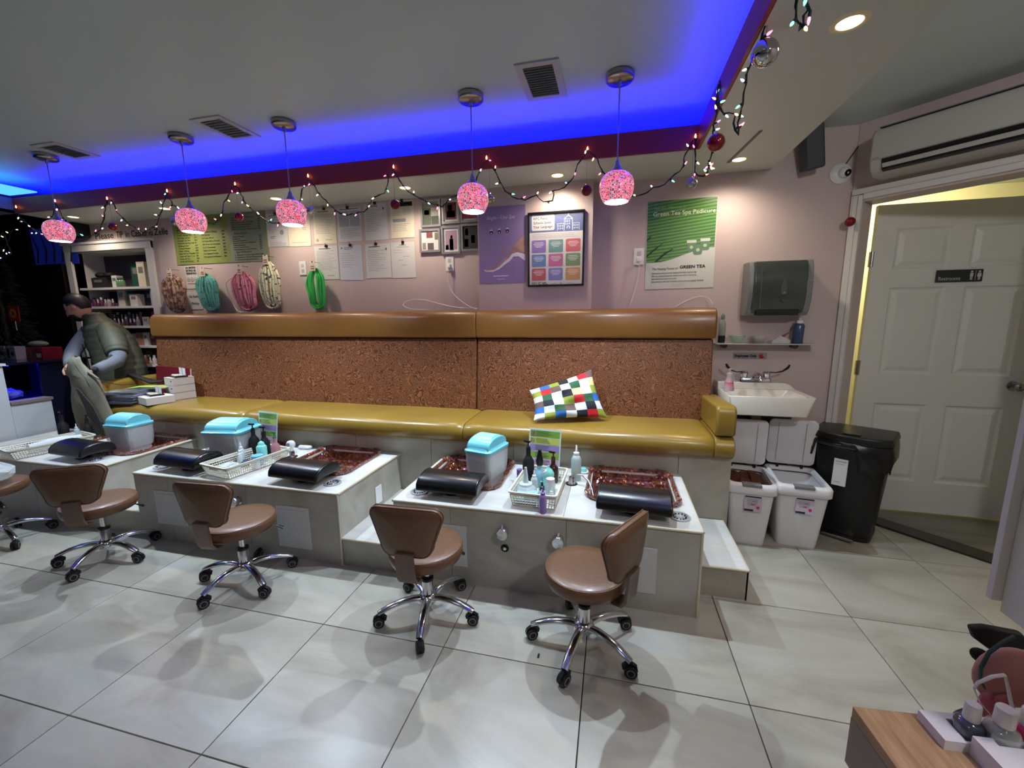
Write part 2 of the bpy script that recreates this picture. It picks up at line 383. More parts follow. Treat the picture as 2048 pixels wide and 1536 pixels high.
def station(x0, x1, basins, label, seams, topseam, rside):
    y0, y1 = 1.937, 2.66
    t = thing('pedicure_station', label, 'counter', ((x0+x1)/2, (y0+y1)/2, 0)); off = t.location
    obj('core', MB(off).box(x0+.012, x1-.012, y0+.012, y1, 0, .27), GROUT, t)
    cx = sorted({x0, *seams, x1})
    for a, b in zip(cx, cx[1:]):
        obj('tile', MB(off).box(a+.001, b-.001, y0, y0+.012, .0, .428), CTILE, t)
    for xx, s in ((x0, 1), (x1, -1)):
        obj('tile', MB(off).box(min(xx, xx+s*.012), max(xx, xx+s*.012), y0+.0125, y1-.003, 0, .428), CTILE, t)
    hol = [(bx-.225, bx+.225, by-.225, by+.225) for bx, by in basins]
    tx = sorted({x0, *topseam, x1})
    for a, b in zip(tx, tx[1:]):
        m_ = MB(off); rect_holes(m_, a+.001, b-.001, y0+.004, y1-.001, .432, ZT, [h for h in hol if h[1] > a and h[0] < b]); obj('countertop', m_, TOPT, t)
    e = MB(off).tube([(x0, y0+.002, ZT-.007), (x1, y0+.002, ZT-.007)], .008, 8)
    e.tube([(x1, y0, ZT-.007), (x1, y1-.004, ZT-.007)], .008, 8); e.tube([(x0, y0, ZT-.007), (x0, y1-.004, ZT-.007)], .008, 8)
    e.tube([(x1-.002, y0+.001, 0), (x1-.002, y0+.001, ZT-.012)], .007, 8)
    obj('edge_trim', e, TRIM, t, smooth=True)
    return t
PAN = mat('white access panel', (196, 196, 192), .35)
def panel(t, xa, xb, za, zb):
    off = t.location; y = 1.937
    p = obj('access_panel', MB(off).box(xa, xb, y-.006, y, za, zb), PAN, t, bevel=.003)
    obj('panel_lid', MB().box(.02, xb-xa-.02, -.003, 0, .02, zb-za-.02), PAN, p, loc=(xa-off[0], y-.006-off[1], za-off[2]))
def knob(t, x, z, btn=True):
    off = t.location
    M_ = Matrix.Translation((x-off[0], 1.937-off[1], z-off[2])) @ Matrix.Rotation(PI/2, 4, 'X')
    k = obj('chrome_knob', MB().lathe([(.001, 0), (.026, 0), (.026, .004), (.018, .008), (.018, .018), (.03, .02), (.032, .042), (.028, .048), (.001, .05)], M=M_, n=24), CHROME, t, smooth=True)
    obj('lever', MB().cyl((x-off[0], 1.90-off[1], z+.02-off[2]), (x+.002-off[0], 1.90-off[1], z+.055-off[2]), .006), CHROME, k)
    if btn:
        M2 = Matrix.Translation((x+.004-off[0], 1.937-off[1], z-.095-off[2])) @ Matrix.Rotation(PI/2, 4, 'X')
        b = obj('air_button', MB().lathe([(.001, 0), (.02, 0), (.022, .004), (.013, .008), (.013, .004), (.001, .004)], M=M2), BLACK, t, smooth=True)
        obj('button_cap', MB().lathe([(.001, 0), (.01, .004), (.009, .010), (.001, .012)], M=M2), CHROME, b, smooth=True)
def spout(t, x, y, r=.05):
    off = t.location
    d = obj('strainer_plate', MB().lathe([(.001, .001), (r*.35, .004), (r*.4, .001), (r*.75, .002), (r*.8, .007), (r, .006), (r*1.02, 0)], c=(x-off[0], y-off[1], ZT-off[2]), n=28), mat('satin steel', (190, 192, 196), .38, metal=.6), t, smooth=True)
    s = MB()
    for k in range(12):
        a = 2*PI*k/12; s.box(-.0035, .0035, -.0028, .0028, .0028, .0065, Matrix.Translation((x-off[0], y-off[1], ZT-off[2])) @ Matrix.Rotation(a, 4, 'Z') @ Matrix.Translation((r*.6, 0, 0)))
    obj('slots', s, MATTE, d)
CB = [(.125, 2.40), (-.865, 2.40)]; BB = [(-1.87, 2.41), (-2.66, 2.41)]; AB = [(-3.645, 2.42), (-4.35, 2.42)]
sC = station(-1.15, .43, CB, 'right hand tiled pedicure station in front of the patterned cushion', [-.816, -.199], [-.215], True)
sB = station(-3.03, -1.5, BB, 'middle tiled pedicure station with two basins and a white switch plate on its side', [-2.75, -2.14], [-2.2], True)
sA = station(-4.85, -3.375, AB, 'left hand tiled pedicure station beside the white partition', [-4.6, -3.99], [-4.0], True)
panel(sC, .0, .235, .095, .335); panel(sC, -.96, -.725, .10, .335)
panel(sB, -1.93, -1.70, .07, .335); panel(sB, -2.87, -2.62, .11, .34); panel(sA, -3.8, -3.6, .08, .32)
knob(sC, -.52, .335); knob(sC, -.235, .325); knob(sB, -2.2, .335)
for t, xs_ in ((sC, (-1.05, .345)), (sB, (-2.985+.04, -1.62)), (sA, (-4.7, -3.56))):
    for x in xs_: spout(t, x, 2.06)
sw = obj('switch_plate', MB(sB.location).box(-1.5, -1.494, 2.31, 2.385, .20, .32), WPLA, sB, bevel=.002)
obj('socket', MB(sC.location).box(-.90, -.80, 2.03, 2.09, ZT, ZT+.004), WPLA, sC)
basin(*CB[0], 'amber glass foot basin at the right end, empty, beside the clear oil bottle', .50, .50)
basin(*CB[1], 'amber glass foot basin holding the light blue lidded bin on the right station', .50, .5)
basin(*BB[0], 'glittering copper glass foot basin on the right half of the middle station', .5, .5)
basin(*BB[1], 'foot basin behind the largest blue lidded bin on the middle station', .5, .5)
basin(*AB[0], 'amber glass foot basin around the bin on the left station', .5, .5)
basin(*AB[1], 'foot basin next to the white partition under the pump bottles', .46, .5)
# black padded footrests
BL = mat('black leather', (14, 15, 18), .28, bump=(200, .12), coat=.25)
def footrest(x, y, rz, label):
    t = thing('footrest', label, 'footrest', (x, y, ZT), rz, 'black footrests on the pedicure stations')
    obj('base_plate', MB().lathe([(.001, 0), (.045, 0), (.045, .006), (.02, .008)], n=20), BLACK, t, smooth=True)
    obj('post', MB().box(-.03, .03, -.022, .022, .005, .05), BLACK, t, bevel=.004)
    pr = [(-.105, .038)]
    for k in range(11):
        a = PI-PI*k/10; pr.append((.108*math.cos(a), .05+.072*math.sin(a)**.8))
    pr += [(.105, .038), (.05, .05), (-.05, .05)]
    obj('pad', MB().prism(pr, -.18, .18, 'x'), BL, t, bevel=.012, seg=3)
    for s in (-1, 1):
        sm = MB().tube([(s*.168, .108*math.cos(PI-PI*k/10), .05+.073*math.sin(PI-PI*k/10)**.8) for k in range(11)], .0022, 5); obj('piping', sm, BL, t, smooth=True)
    return t
footrest(.125, 2.07, R(-3), 'black footrest pad in front of the right end basin, nearest the waste bins')
footrest(-.855, 2.085, R(-2), 'black footrest pad in front of the blue lidded bin on the right station')
footrest(-1.82, 2.07, R(-3), 'black footrest pad in front of the glittering basin on the middle station')
footrest(-2.73, 2.08, R(-3), 'black footrest pad at the left front of the middle station')
footrest(-3.72, 2.09, R(-4), 'black footrest pad on the left station beside its blue lidded bin')
# ---------------------------------------------------------------- bench
bn = thing('bench', 'long gold vinyl bench with a patterned brown back along the pink wall', 'bench', (-1.9, 2.66, .575))
off = bn.location
def seat_poly(dy=0):
    return [(3.08, .58), (2.62, .578), (2.59, .60), (2.58, .64), (2.59, .68), (2.615, .702), (2.66, .713), (2.80, .716), (3.08, .713)]
for a, b in ((-4.31, -2.815), (-2.81, -.985), (-.98, .605)):
    m_ = MB(off); xs2 = [a, a+.004, a+.02, a+.06]+[a+.06+(b-a-.12)*k/14 for k in range(1, 14)]+[b-.06, b-.02, b-.004, b]; rings = []
    for x in xs2:
        e = min(x-a, b-x); k = 0 if e > .055 else (1-e/.055)**2*.012
        rings.append([(x, y+(k if y < 2.7 else 0), z-(k if z > .65 else 0)+(.002*math.sin(x*9+y*7) if z > .7 else 0)) for y, z in seat_poly()])
    m_.loft(rings); obj('seat_cushion', m_, GOLD, bn, smooth=True)
for a, b in ((-4.60, -4.31), (.605, .712)):
    pass
obj('seat_cushion', MB(off).prism(seat_poly(), .606, .716, 'x'), GOLD, bn, bevel=.008)
def arm(x0, x1, zt, yf):
    r = .03
    m_ = MB(off); pr = [(3.12, .715), (yf+.01, .715), (yf, .73), (yf, zt-.045), (yf+.012, zt-.012), (yf+.04, zt), (3.12, zt-.02)]
    m_.prism(pr, x0, x1, 'x'); obj('armrest', m_, GOLD, bn, bevel=.018, seg=4)
arm(.605, .718, .90, 2.60)
# left arm: low rounded roll
m_ = MB(off); pr = [(x, z) for x, z in ((-4.44, .60), (-4.31, .60), (-4.31, .86), (-4.325, .885), (-4.37, .90), (-4.42, .885), (-4.44, .85))]
m_.prism(pr, 2.58, 3.2, 'y'); obj('armrest', m_, GOLD, bn, bevel=.015, seg=4)
# patterned leather of the back
m = bpy.data.materials.new('patterned back'); m.use_nodes = True; N = m.node_tree.nodes; L = m.node_tree.links; b = N['Principled BSDF']
tc = N.new('ShaderNodeTexCoord'); mp = N.new('ShaderNodeMapping'); mp.inputs['Scale'].default_value = (11, 11, 11); L.new(tc.outputs['Object'], mp.inputs[0])
v = N.new('ShaderNodeTexNoise'); v.inputs['Scale'].default_value = 1.0; v.inputs['Detail'].default_value = 0; v.inputs['Distortion'].default_value = 2.2; L.new(mp.outputs[0], v.inputs['Vector'])
mx = N.new('ShaderNodeMath'); mx.operation = 'PINGPONG'; mx.inputs[1].default_value = .06; L.new(v.outputs[0], mx.inputs[0])
rp = N.new('ShaderNodeValToRGB'); rp.color_ramp.elements[0].position = .018; rp.color_ramp.elements[1].position = .034; rp.color_ramp.elements[0].color = lin((136, 86, 52)); rp.color_ramp.elements[1].color = lin((84, 46, 24))
L.new(mx.outputs[0], rp.inputs[0]); L.new(rp.outputs[0], b.inputs['Base Color']); b.inputs['Roughness'].default_value = .42
bu = N.new('ShaderNodeBump'); bu.inputs['Strength'].default_value = .25; bu.inputs['Distance'].default_value = .01; L.new(mx.outputs[0], bu.inputs['Height']); L.new(bu.outputs[0], b.inputs['Normal'])
PAT = m
for a, b in ((-4.25, -1.03), (-1.022, .665)):
    m_ = MB(off); m_.prism([(3.03, .70), (3.085, 1.265), (3.14, 1.265), (3.14, .70)], a, b, 'x'); obj('backrest', m_, PAT, bn, bevel=.012, seg=3)
    m_ = MB(off); m_.prism([(3.052, 1.268), (3.042, 1.30), (3.046, 1.42), (3.062, 1.455), (3.09, 1.475), (3.14, 1.478), (3.142, 1.268)], a-.002, b+.008, 'x')
    h = obj('headrest', m_, CAMEL, bn, bevel=.014, seg=3)
obj('back_frame', MB(off).box(-4.25, .66, 3.142, 3.147, .58, 1.47), MATTE, bn)
# ---------------------------------------------------------------- stools
CAST = mat('caster rubber', (24, 24, 26), .5)
def stool(x, y, base_deg, back_deg, label, back=True, seatz=.375, cast=1.0):
    t = thing('rolling_stool', label, 'stool', (x, y, 0), 0, 'brown rolling stools in front of the stations')
    # seat
    s = MB().lathe([(.001, seatz-.065), (.15, seatz-.065), (.165, seatz-.058), (.173, seatz-.04), (.174, seatz-.012), (.168, seatz-.004), (.160, seatz), (.12, seatz+.003), (.001, seatz+.004)], n=44)
    obj('seat', s, LEA, t, smooth=2)
    obj('seat_piping', MB().tube([(.1675*math.cos(2*PI*k/40), .1675*math.sin(2*PI*k/40), seatz-.005) for k in range(41)], .0035, 6), LEA, t, smooth=True)
    obj('seat_plate', MB().lathe([(.001, seatz-.085), (.07, seatz-.085), (.09, seatz-.065)], n=20), BLACK, t, smooth=True)
    obj('gas_column', MB().lathe([(.014, seatz-.06), (.014, .2), (.024, .2), (.024, .195), (.026, .19), (.026, .125), (.03, .11)], n=20), CHROME, t, smooth=True)
    obj('collar', MB().lathe([(.027, .19), (.029, .19), (.029, .202), (.016, .204)], n=20), BLACK, t, smooth=True)
    a = R(back_deg)
    lv = MB().tube([(.03*math.cos(a+2.4), .03*math.sin(a+2.4), seatz-.075), (.16*math.cos(a+2.4), .16*math.sin(a+2.4), seatz-.095), (.20*math.cos(a+2.4), .20*math.sin(a+2.4), seatz-.125)], [.004, .005, .014], 8, .6)
    obj('height_lever', lv, BLACK, t, smooth=True)
    hb = obj('hub', MB().lathe([(.022, .125), (.04, .115), (.046, .095), (.044, .08), (.02, .07)], n=24), CHROME, t, smooth=True)
    for k in range(5):
        q = R(base_deg+72*k); pts = []; rr = []
        for u, z, r_ in ((.02, .098, .021), (.07, .106, .02), (.12, .104, .019), (.17, .093, .018), (.21, .078, .017), (.232, .068, .015)):
            pts.append((u*math.cos(q), u*math.sin(q), z)); rr.append(r_)
        obj('leg', MB().tube(pts, rr, 12, .62), CHROME, t, smooth=True)
        qq = q+.6*math.sin(k*2.3+x*7)
        M_ = Matrix.Translation((.225*math.cos(q), .225*math.sin(q), 0)) @ Matrix.Rotation(qq, 4, 'Z')
        c = obj('caster', MB().cyl((0, 0, .045), (0, 0, .066), .006).prism([(-.026, .03), (-.03, .045), (-.016, .06), (.012, .062), (.03, .05), (.034, .03)], -.0075, .0075, 'y'), BLACK, t)
        c.matrix_local = M_
        for s_ in (-1, 1):
            W = Matrix.Translation((.006, s_*.010, .026)) @ Matrix.Rotation(PI/2, 4, 'X')
            obj('wheel', MB().lathe([(.001, -.008), (.02, -.008), (.026, -.006), (.026, .006), (.02, .008), (.001, .008)], M=W, n=20), CAST, c, smooth=True)
            V = Matrix.Translation((.006, s_*.0185, .026)) @ Matrix.Rotation(PI/2, 4, 'X')
            obj('hub_ring', MB().lathe([(.013, -.0008), (.0165, -.0008), (.0165, .0008), (.013, .0008)], M=V, n=20, cap=False), mat('grey ring', (130, 130, 132), .4), c)
    if back:
        B = Matrix.Rotation(a, 4, 'Z')      # +x is the outward direction
        # bracket: wide flat stem up from under the seat
        m_ = MB(); prof = [(.145, seatz-.075), (.185, seatz-.07), (.205, seatz-.04), (.215, seatz+.08)]
        th = .012; rings = [[(u, -.042, z), (u+th, -.042, z-.002), (u+th, .042, z-.002), (u, .042, z)] for u, z in prof]
        m_.loft(rings, M=B); obj('back_bracket', m_, mat('bracket', (104, 80, 66), .35, coat=.3), t, bevel=.002)
        # backrest pad (rounded trapezoid, curved)
        def outline(k_):
            o_ = []
            for sx, sz, w_, r_ in ((1, 1, .163, .045), (-1, 1, .163, .045), (-1, -1, .118, .05), (1, -1, .118, .05)):
                a0 = {(1, 1): 0, (-1, 1): 90, (-1, -1): 180, (1, -1): 270}[(sx, sz)]
                for i in range(7):
                    b_ = R(a0+15*i); o_.append((sx*(w_-r_)*k_+r_*k_*math.cos(b_), sz*(.11-r_)*k_+r_*k_*math.sin(b_)))
            return o_
        rings = []
        for k_, dx in ((.01, -.02), (.6, -.021), (.93, -.017), (.99, -.010), (1.0, 0), (.99, .010), (.94, .017), (.6, .021), (.01, .022)):
            rings.append([(.205+dx-1.1*u*u+.10*(v_)*0+.12*max(v_, -1)*.6, u, seatz+.165+v_) for u, v_ in outline(k_)])
        p = MB().loft(rings, M=B); obj('backrest', p, LEA, t, smooth=2)
        for dx in (-.011, .011):
            o_ = outline(.995); o_.append(o_[0])
            obj('back_piping', MB().tube([B @ Vector((.205+dx-1.1*u*u+.12*v_*.6, u, seatz+.165+v_)) for u, v_ in o_], .003, 6), LEA, t, smooth=True)
    return t
stool(-.087, 1.652, -105, -30, 'brown rolling stool nearest the waste bins, its backrest turned to the right')
stool(-.833, 1.672, -75, -88, 'brown rolling stool in front of the two chrome knobs of the right station')
stool(-1.933, 1.692, -96, -87, 'brown rolling stool in front of the middle station')
stool(-2.95, 1.69, -71, -60, 'brown rolling stool at the gap between the left and middle stations')
stool(-3.87, 1.67, -10, -150, 'brown rolling stool with a clear plastic bag lying on its seat', back=False, seatz=.40)
pb = thing('plastic_bag', 'clear plastic bag of white packets lying on the leftmost stool seat', 'bag', (-3.86, 1.66, .407))
BAGM = mat('thin plastic', (232, 238, 236), .15, alpha=.55, spec=.8)
m_ = MB(); random.seed(3)
m_.ball((0, 0, .062), .155, .12, .06, 18, 9); m_.v = [(x*(1+random.uniform(-.08, .08)), y*(1+random.uniform(-.08, .08)), max(.002, z*(1+random.uniform(-.12, .2)))) for x, y, z in m_.v]
obj('film', m_, BAGM, pb)
m_ = MB()
for k in range(9): m_.box(-.04, .04, -.028, .028, -.006, .006, Matrix.Translation((random.uniform(-.07, .07), random.uniform(-.05, .05), random.uniform(.03, .085))) @ Matrix.Rotation(random.uniform(-1, 1), 4, 'Y') @ Matrix.Rotation(random.uniform(0, 3), 4, 'Z'))
obj('packets', m_, WPLA, pb)
# ---------------------------------------------------------------- pendants
m = bpy.data.materials.new('pink mosaic glass'); m.use_nodes = True; N = m.node_tree.nodes; L = m.node_tree.links; b = N['Principled BSDF']
tc = N.new('ShaderNodeTexCoord'); v = N.new('ShaderNodeTexVoronoi'); v.inputs['Scale'].default_value = 95; L.new(tc.outputs['Object'], v.inputs['Vector'])
v2 = N.new('ShaderNodeTexVoronoi'); v2.feature = 'DISTANCE_TO_EDGE'; v2.inputs['Scale'].default_value = 95; L.new(tc.outputs['Object'], v2.inputs['Vector'])
sp = N.new('ShaderNodeSeparateColor'); L.new(v.outputs['Color'], sp.inputs[0])
rp = N.new('ShaderNodeValToRGB'); e = rp.color_ramp.elements; e[0].color = lin((120, 70, 90)); e[1].color = lin((255, 190, 205)); k = e.new(.3); k.color = lin((210, 45, 75)); k = e.new(.6); k.color = lin((235, 90, 125))
rp.color_ramp.interpolation = 'CONSTANT'
L.new(sp.outputs[0], rp.inputs[0])
gr = N.new('ShaderNodeMath'); gr.operation = 'GREATER_THAN'; gr.inputs[1].default_value = .05; L.new(v2.outputs['Distance'], gr.inputs[0])
mx = N.new('ShaderNodeMix'); mx.data_type = 'RGBA'; mx.inputs[6].default_value = lin((225, 185, 195)); L.new(gr.outputs[0], mx.inputs[0]); L.new(rp.outputs[0], mx.inputs[7])
L.new(mx.outputs[2], b.inputs['Base Color']); b.inputs['Roughness'].default_value = .2; b.inputs['Coat Weight'].default_value = .5
L.new(mx.outputs[2], b.inputs['Emission Color'])
b.inputs['Emission Strength'].default_value = .95
MOS = m
BULB = mat('bulb glow', (255, 255, 255), .5, emis=(245, 240, 255), es=2.2)
def pendant(x, y, label):
    t = thing('pendant_lamp', label, 'lamp', (x, y, 2.62), 0, 'pink mosaic pendant lamps in a row over the stations')
    obj('canopy', MB().lathe([(.001, -.001), (.066, -.001), (.07, -.006), (.07, -.028), (.062, -.036), (.012, -.038), (.008, -.06), (.001, -.06)], n=32), NICKEL, t, smooth=True)
    obj('cord', MB().cyl((0, 0, -.05), (0, 0, -.43), .0035, n=8), mat('clear cord', (150, 140, 170), .3), t, smooth=True)
    obj('cone', MB().lathe([(.003, -.40), (.007, -.405), (.012, -.425), (.022, -.445), (.034, -.462), (.001, -.463)], n=24), mat('brushed cone', (150, 148, 168), .25, metal=.9), t, smooth=True)
    pr = [(.034, -.458), (.056, -.466), (.075, -.483), (.085, -.505), (.088, -.530), (.086, -.555), (.079, -.578), (.068, -.600), (.063, -.606)]
    ins = [(r_-.004, z) for r_, z in reversed(pr)]
    obj('shade', MB().lathe(pr+ins, n=36, cap=False), MOS, t, smooth=2)
    obj('socket', MB().lathe([(.02, -.463), (.02, -.50), (.001, -.501)], n=16), WPLA, t, smooth=True)
    obj('bulb', MB().lathe([(.018, -.495), (.03, -.505), (.045, -.515), (.048, -.522), (.046, -.528), (.001, -.530)], n=24), BULB, t, smooth=True)
    return t
for (x, y), lb in zip(PEND, ('pink mosaic pendant lamp nearest the restroom door, before the wall beside the tea poster', 'pink mosaic pendant lamp in front of the photo frames and lilac poster', 'pink mosaic pendant lamp in front of the papers right of the menu', 'pink mosaic pendant lamp in front of the green price menu', 'pink mosaic pendant lamp at the far left before the dark corner')):
    pendant(x, y, lb)
# ---------------------------------------------------------------- downlights, vents
LITE = mat('downlight glow', (255, 255, 255), .5, emis=(255, 238, 190), es=5)
dl0 = None
for (x, y), lb in zip(DOWN, ('round downlight above the framed school poster', 'round downlight above the black headed paper', 'round downlight above the right edge of the menu board', 'round downlight above the left edge of the menu board', 'round downlight in the dark far left corner over the shelves', 'round downlight nearest the wall speaker', 'large bright downlight at the top of the side soffit')):
    if dl0 is None:
        dl0 = t = thing('downlight', lb, 'light', (x, y, 2.37), 0, 'recessed downlights in the soffit')
        obj('ring', MB().lathe([(.036, .0), (.04, -.004), (.05, -.004), (.056, 0)], n=28, cap=False), mat('warm ring', (232, 214, 168), .4), t, smooth=True)
        obj('lens', MB().lathe([(.001, -.002), (.037, -.002), (.036, .001)], n=28), LITE, t)
    else: dup(dl0, (x, y, 2.37), None, lb)
def vent(x0, x1, y0, y1, n, label, ax='x'):
    z = 2.62; t = thing('ceiling_vent', label, 'vent', ((x0+x1)/2, (y0+y1)/2, z)); off = t.location
    f = MB(off); b_ = .035
    rect_holes(f, x0, x1, y0, y1, z-.008, z-.0005, [(x0+b_, x1-b_, y0+b_, y1-b_)])
    obj('frame', f, mat('vent white', (186, 186, 186), .45), t)
    obj('duct', MB(off).box(x0+b_, x1-b_, y0+b_, y1-b_, z-.002, z-.001), mat('duct grey', (128, 134, 142), .6), t)
    for k in range(n):
        u = (k+.5)/n
        if ax == 'x': yy = y0+b_+(y1-y0-2*b_)*u; s = MB(off).box(x0+b_, x1-b_, -.007, .007, -.0008, .0008, Matrix.Translation((0, yy, z-.008)) @ Matrix.Rotation(.6, 4, 'X'))
        else: xx = x0+b_+(x1-x0-2*b_)*u; s = MB(off).box(-.010, .010, y0+b_, y1-b_, -.0008, .0008, Matrix.Translation((xx, 0, z-.008)) @ Matrix.Rotation(.6, 4, 'Y'))
        obj('slat', s, mat('vent slat', (150, 154, 160), .45), t)
vent(-.50, -.285, 2.15, 2.50, 13, 'square ceiling air vent between the two rightmost pendant lamps')
vent(-2.52, -2.30, 2.20, 2.51, 8, 'white ceiling air vent between the second and third pendant from the left')
vent(-3.93, -3.70, 2.22, 2.49, 9, 'white ceiling air vent beside the far left pendant lamp')
vt = thing('linear_slot', 'thin grey slot in the soffit beside the hanging red ball', 'vent', (.69, 2.8, 2.37))
obj('slot', MB(vt.location).prism([(.705, 2.58), (.72, 2.58), (.675, 3.04), (.66, 3.04)], 2.366, 2.3695, 'z'), GREY, vt)
# ---------------------------------------------------------------- sheets, posters
class Sheet:
    def __init__(s, name, label, cat, x, y, z, w_, h_, m, th=.002, tilt=0, group=None, rz=0, body='sheet'):
        s.t = thing(name, label, cat, (x, y, z), rz, group)   # origin: top left, facing -y
        if tilt: s.t.rotation_euler = (0, tilt, rz)
        s.w = w_; s.h = h_; s.th = th; obj(body, MB().box(0, w_, -th, 0, -h_, 0), m, s.t); s.q = {}
    def r(s, x, y, w_, h_, key, lift=.0006):
        s.q.setdefault(key, MB()).box(x, x+w_, -s.th-lift, -s.th+.0001, -y-h_, -y); return s
    def poly(s, pts, key, lift=.0008):
        s.q.setdefault(key, MB()).prism([(x, -y) for x, y in pts], -s.th-lift, -s.th+.0001, 'y'); return s
    def disc(s, x, y, r_, key, lift=.001, n=16, ry=None):
        return s.poly([(x+r_*math.cos(2*PI*k/n), y+(ry or r_)*math.sin(2*PI*k/n)) for k in range(n)], key, lift)
    def lines(s, x, y, w_, n, pitch, h_, key, ragged=.35, words=False):
        for k in range(n):
            ww = w_*(1-random.random()*ragged); xx = x
            while xx < x+ww:
                l = min(random.uniform(.012, .03), x+ww-xx); s.r(xx, y+k*pitch, l*.88, h_, key); xx += l
                if not words and l < .001: break
        return s
    def txt(s, st, x, y, size, m, **k):
        text(st, size, (x, -s.th-.0012, -y), m, s.t, **k); return s
    def done(s, names={}):
        for k, mb in s.q.items():
            o = obj(names.get(k.name, 'print'), mb, k, s.t)
            if k.name in ('black ink', 'dark grey print', 'light grey print', 'navy letters', 'box print', 'building line'): o['kind'] = 'stuff'
        return s.t
random.seed(11)
LG = mat('light grey print', (150, 152, 158), .8); DG = mat('dark grey print', (86, 88, 94), .8)
YW = 3.249
# letter sheets with binder clips : corners from the photo
def sheet(x0, z0, x1, z1, label, kind, m=PAPER, tilt=0, y=YW):
    s = Sheet('paper_notice', label, 'paper', x0, y, z0, x1-x0, z0-z1, m, tilt=tilt, group='papers clipped to the pink wall', body='page'); w_ = s.w; h_ = s.h
    if kind == 0: s.r(w_*.2, .02, w_*.5, .006, DG).lines(.02, .04, w_-.04, 14, .012, .003, LG).disc(.03, h_-.03, .012, LG).r(w_*.5, h_-.035, w_*.3, .006, LG)
    if kind == 1: s.r(w_*.1, .012, w_*.8, .005, DG).r(.015, .03, w_*.42, h_*.45, mat('table tint', (170, 172, 178), .8)).r(w_*.53, .03, w_*.4, h_*.45, mat('table tint', (170, 172, 178), .8)).lines(.02, h_*.62, w_-.04, 7, .012, .003, LG)
    if kind == 2: s.r(w_*.15, .02, w_*.45, .006, DG).lines(.02, .05, w_*.75, 12, .015, .003, LG, .5).r(w_*.82, .035, .012, .018, DG)
    if kind == 3: s.r(.012, .012, w_-.024, .034, INK).r(w_*.6, .024, w_*.25, .008, LG).lines(.02, .06, w_*.35, 5, .012, .003, LG).lines(w_*.55, .06, w_*.35, 5, .012, .003, LG).r(.02, .14, w_*.55, .025, LG).lines(.02, .18, w_*.8, 5, .013, .003, LG)
    if kind == 4: s.r(w_*.35, .02, w_*.3, .006, LG).r(w_*.25, .035, w_*.5, .005, LG).lines(.02, .06, w_*.5, 2, .02, .003, LG).r(w_*.5, .11, w_*.25, .004, LG).r(w_*.3, .14, w_*.2, .004, LG).r(w_*.4, .18, w_*.22, .004, LG)
    if kind == 5: s.r(.02, .02, .012, .012, DG).lines(.05, .02, w_*.4, 2, .012, .004, DG).lines(.02, .07, w_*.75, 7, .018, .003, LG, .5)
    if kind == 6: s.r(w_*.15, .015, w_*.65, .005, DG).r(.015, .03, w_-.03, .0025, LG).lines(.02, .06, w_*.4, 8, .014, .003, LG).lines(.03, .19, w_*.3, 2, .012, .004, DG).disc(w_*.72, .16, .022, LG).lines(.02, .24, w_-.04, 4, .01, .003, LG)
    if kind == 7: s.r(w_*.62, .12, w_*.2, .004, LG).r(w_*.66, .135, w_*.15, .004, LG).r(.03, h_-.035, w_*.7, .003, LG)
    t = s.done()
    cx = w_*(.5+random.uniform(-.06, .06)); c = MB().box(cx-.010, cx+.010, -.012, 0, -.012, .008).tube([(cx-.004, -.012, .006), (cx-.006, -.014, .022), (cx+.006, -.014, .022), (cx+.004, -.012, .006)], .0012, 5)
    obj('binder_clip', c, BLACK, t)
sheet(-3.015, 2.335, -2.80, 2.055, 'white notice with a signed form beside the green menu board', 6)
sheet(-2.79, 2.325, -2.565, 2.05, 'mostly blank cream sheet behind the middle pendant lamp', 7, mat('cream paper', (214, 208, 186), .7), .02)
sheet(-2.53, 2.345, -2.31, 2.06, 'upper row sheet with a small seal at its lower left', 0, mat('cream paper'  , (214, 208, 186)), .015)
sheet(-2.295, 2.34, -2.07, 2.065, 'upper row sheet with two printed tables', 1)
sheet(-2.04, 2.355, -1.83, 2.065, 'upper row sheet with a small black logo at its upper right', 2)
sheet(-1.80, 2.36, -1.59, 2.07, 'upper row sheet with a black header bar, beside the photo frames', 3, mat('cream paper', (1, 1, 1)))
sheet(-2.545, 2.04, -2.315, 1.76, 'lower row sheet partly behind the bright green scarf', 0)
sheet(-2.30, 2.04, -2.08, 1.75, 'lower row sheet with a round black logo at its upper left', 5, mat('bluish paper', (196, 200, 210), .7), .02)
sheet(-2.05, 2.035, -1.82, 1.758, 'lower row sheet packed with even text lines', 2)
sheet(-1.81, 2.037, -1.595, 1.752, 'lower row sheet nearly blank with a short centred heading', 4)
# green price menu
MG = mat('menu green', (112, 122, 66), .5, noise=(4, (146, 158, 84), 1.6))
s = Sheet('price_menu', 'green price menu board with two panels of service lists left of the papers', 'sign', -4.07, YW, 2.385, 1.055, .445, MG, .004, body='board')
s.r(.64, .004, .40, .437, mat('menu grey', (134, 140, 122), .6), .0003)
HD = mat('menu heading', (176, 190, 120), .6)
s.txt('Manicure', .16, .035, .05, mat('menu heading', (1, 1, 1)), shear=.3).txt('Hand Care', .72, .035, .04, DG, shear=.3, width=.2)
colA = ['Manicure', 'Color Change Mani', 'French Manicure', 'Gel Manicure', 'Gel Color French', 'Polish Change Gel', 'No Chip Gel Set', 'Crystal Gel Set', 'Quick Dry Gel Top Coat', 'Buffing Nail', 'Cuticle Repair', 'Nail Filling', 'Soak off Gel / Powder', 'Soak off Gel / Cut', 'Soak off Tip', 'Soak off Gel Set']
for k, tx in enumerate(colA):
    yy = .062+k*.0235; s.txt(tx, .045, yy+.008, .019, INK, width=min(.19, .0098*len(tx))); s.txt('$%d' % random.choice([5, 7, 8, 10, 12, 15, 20]), .245, yy+.008, .019, INK)
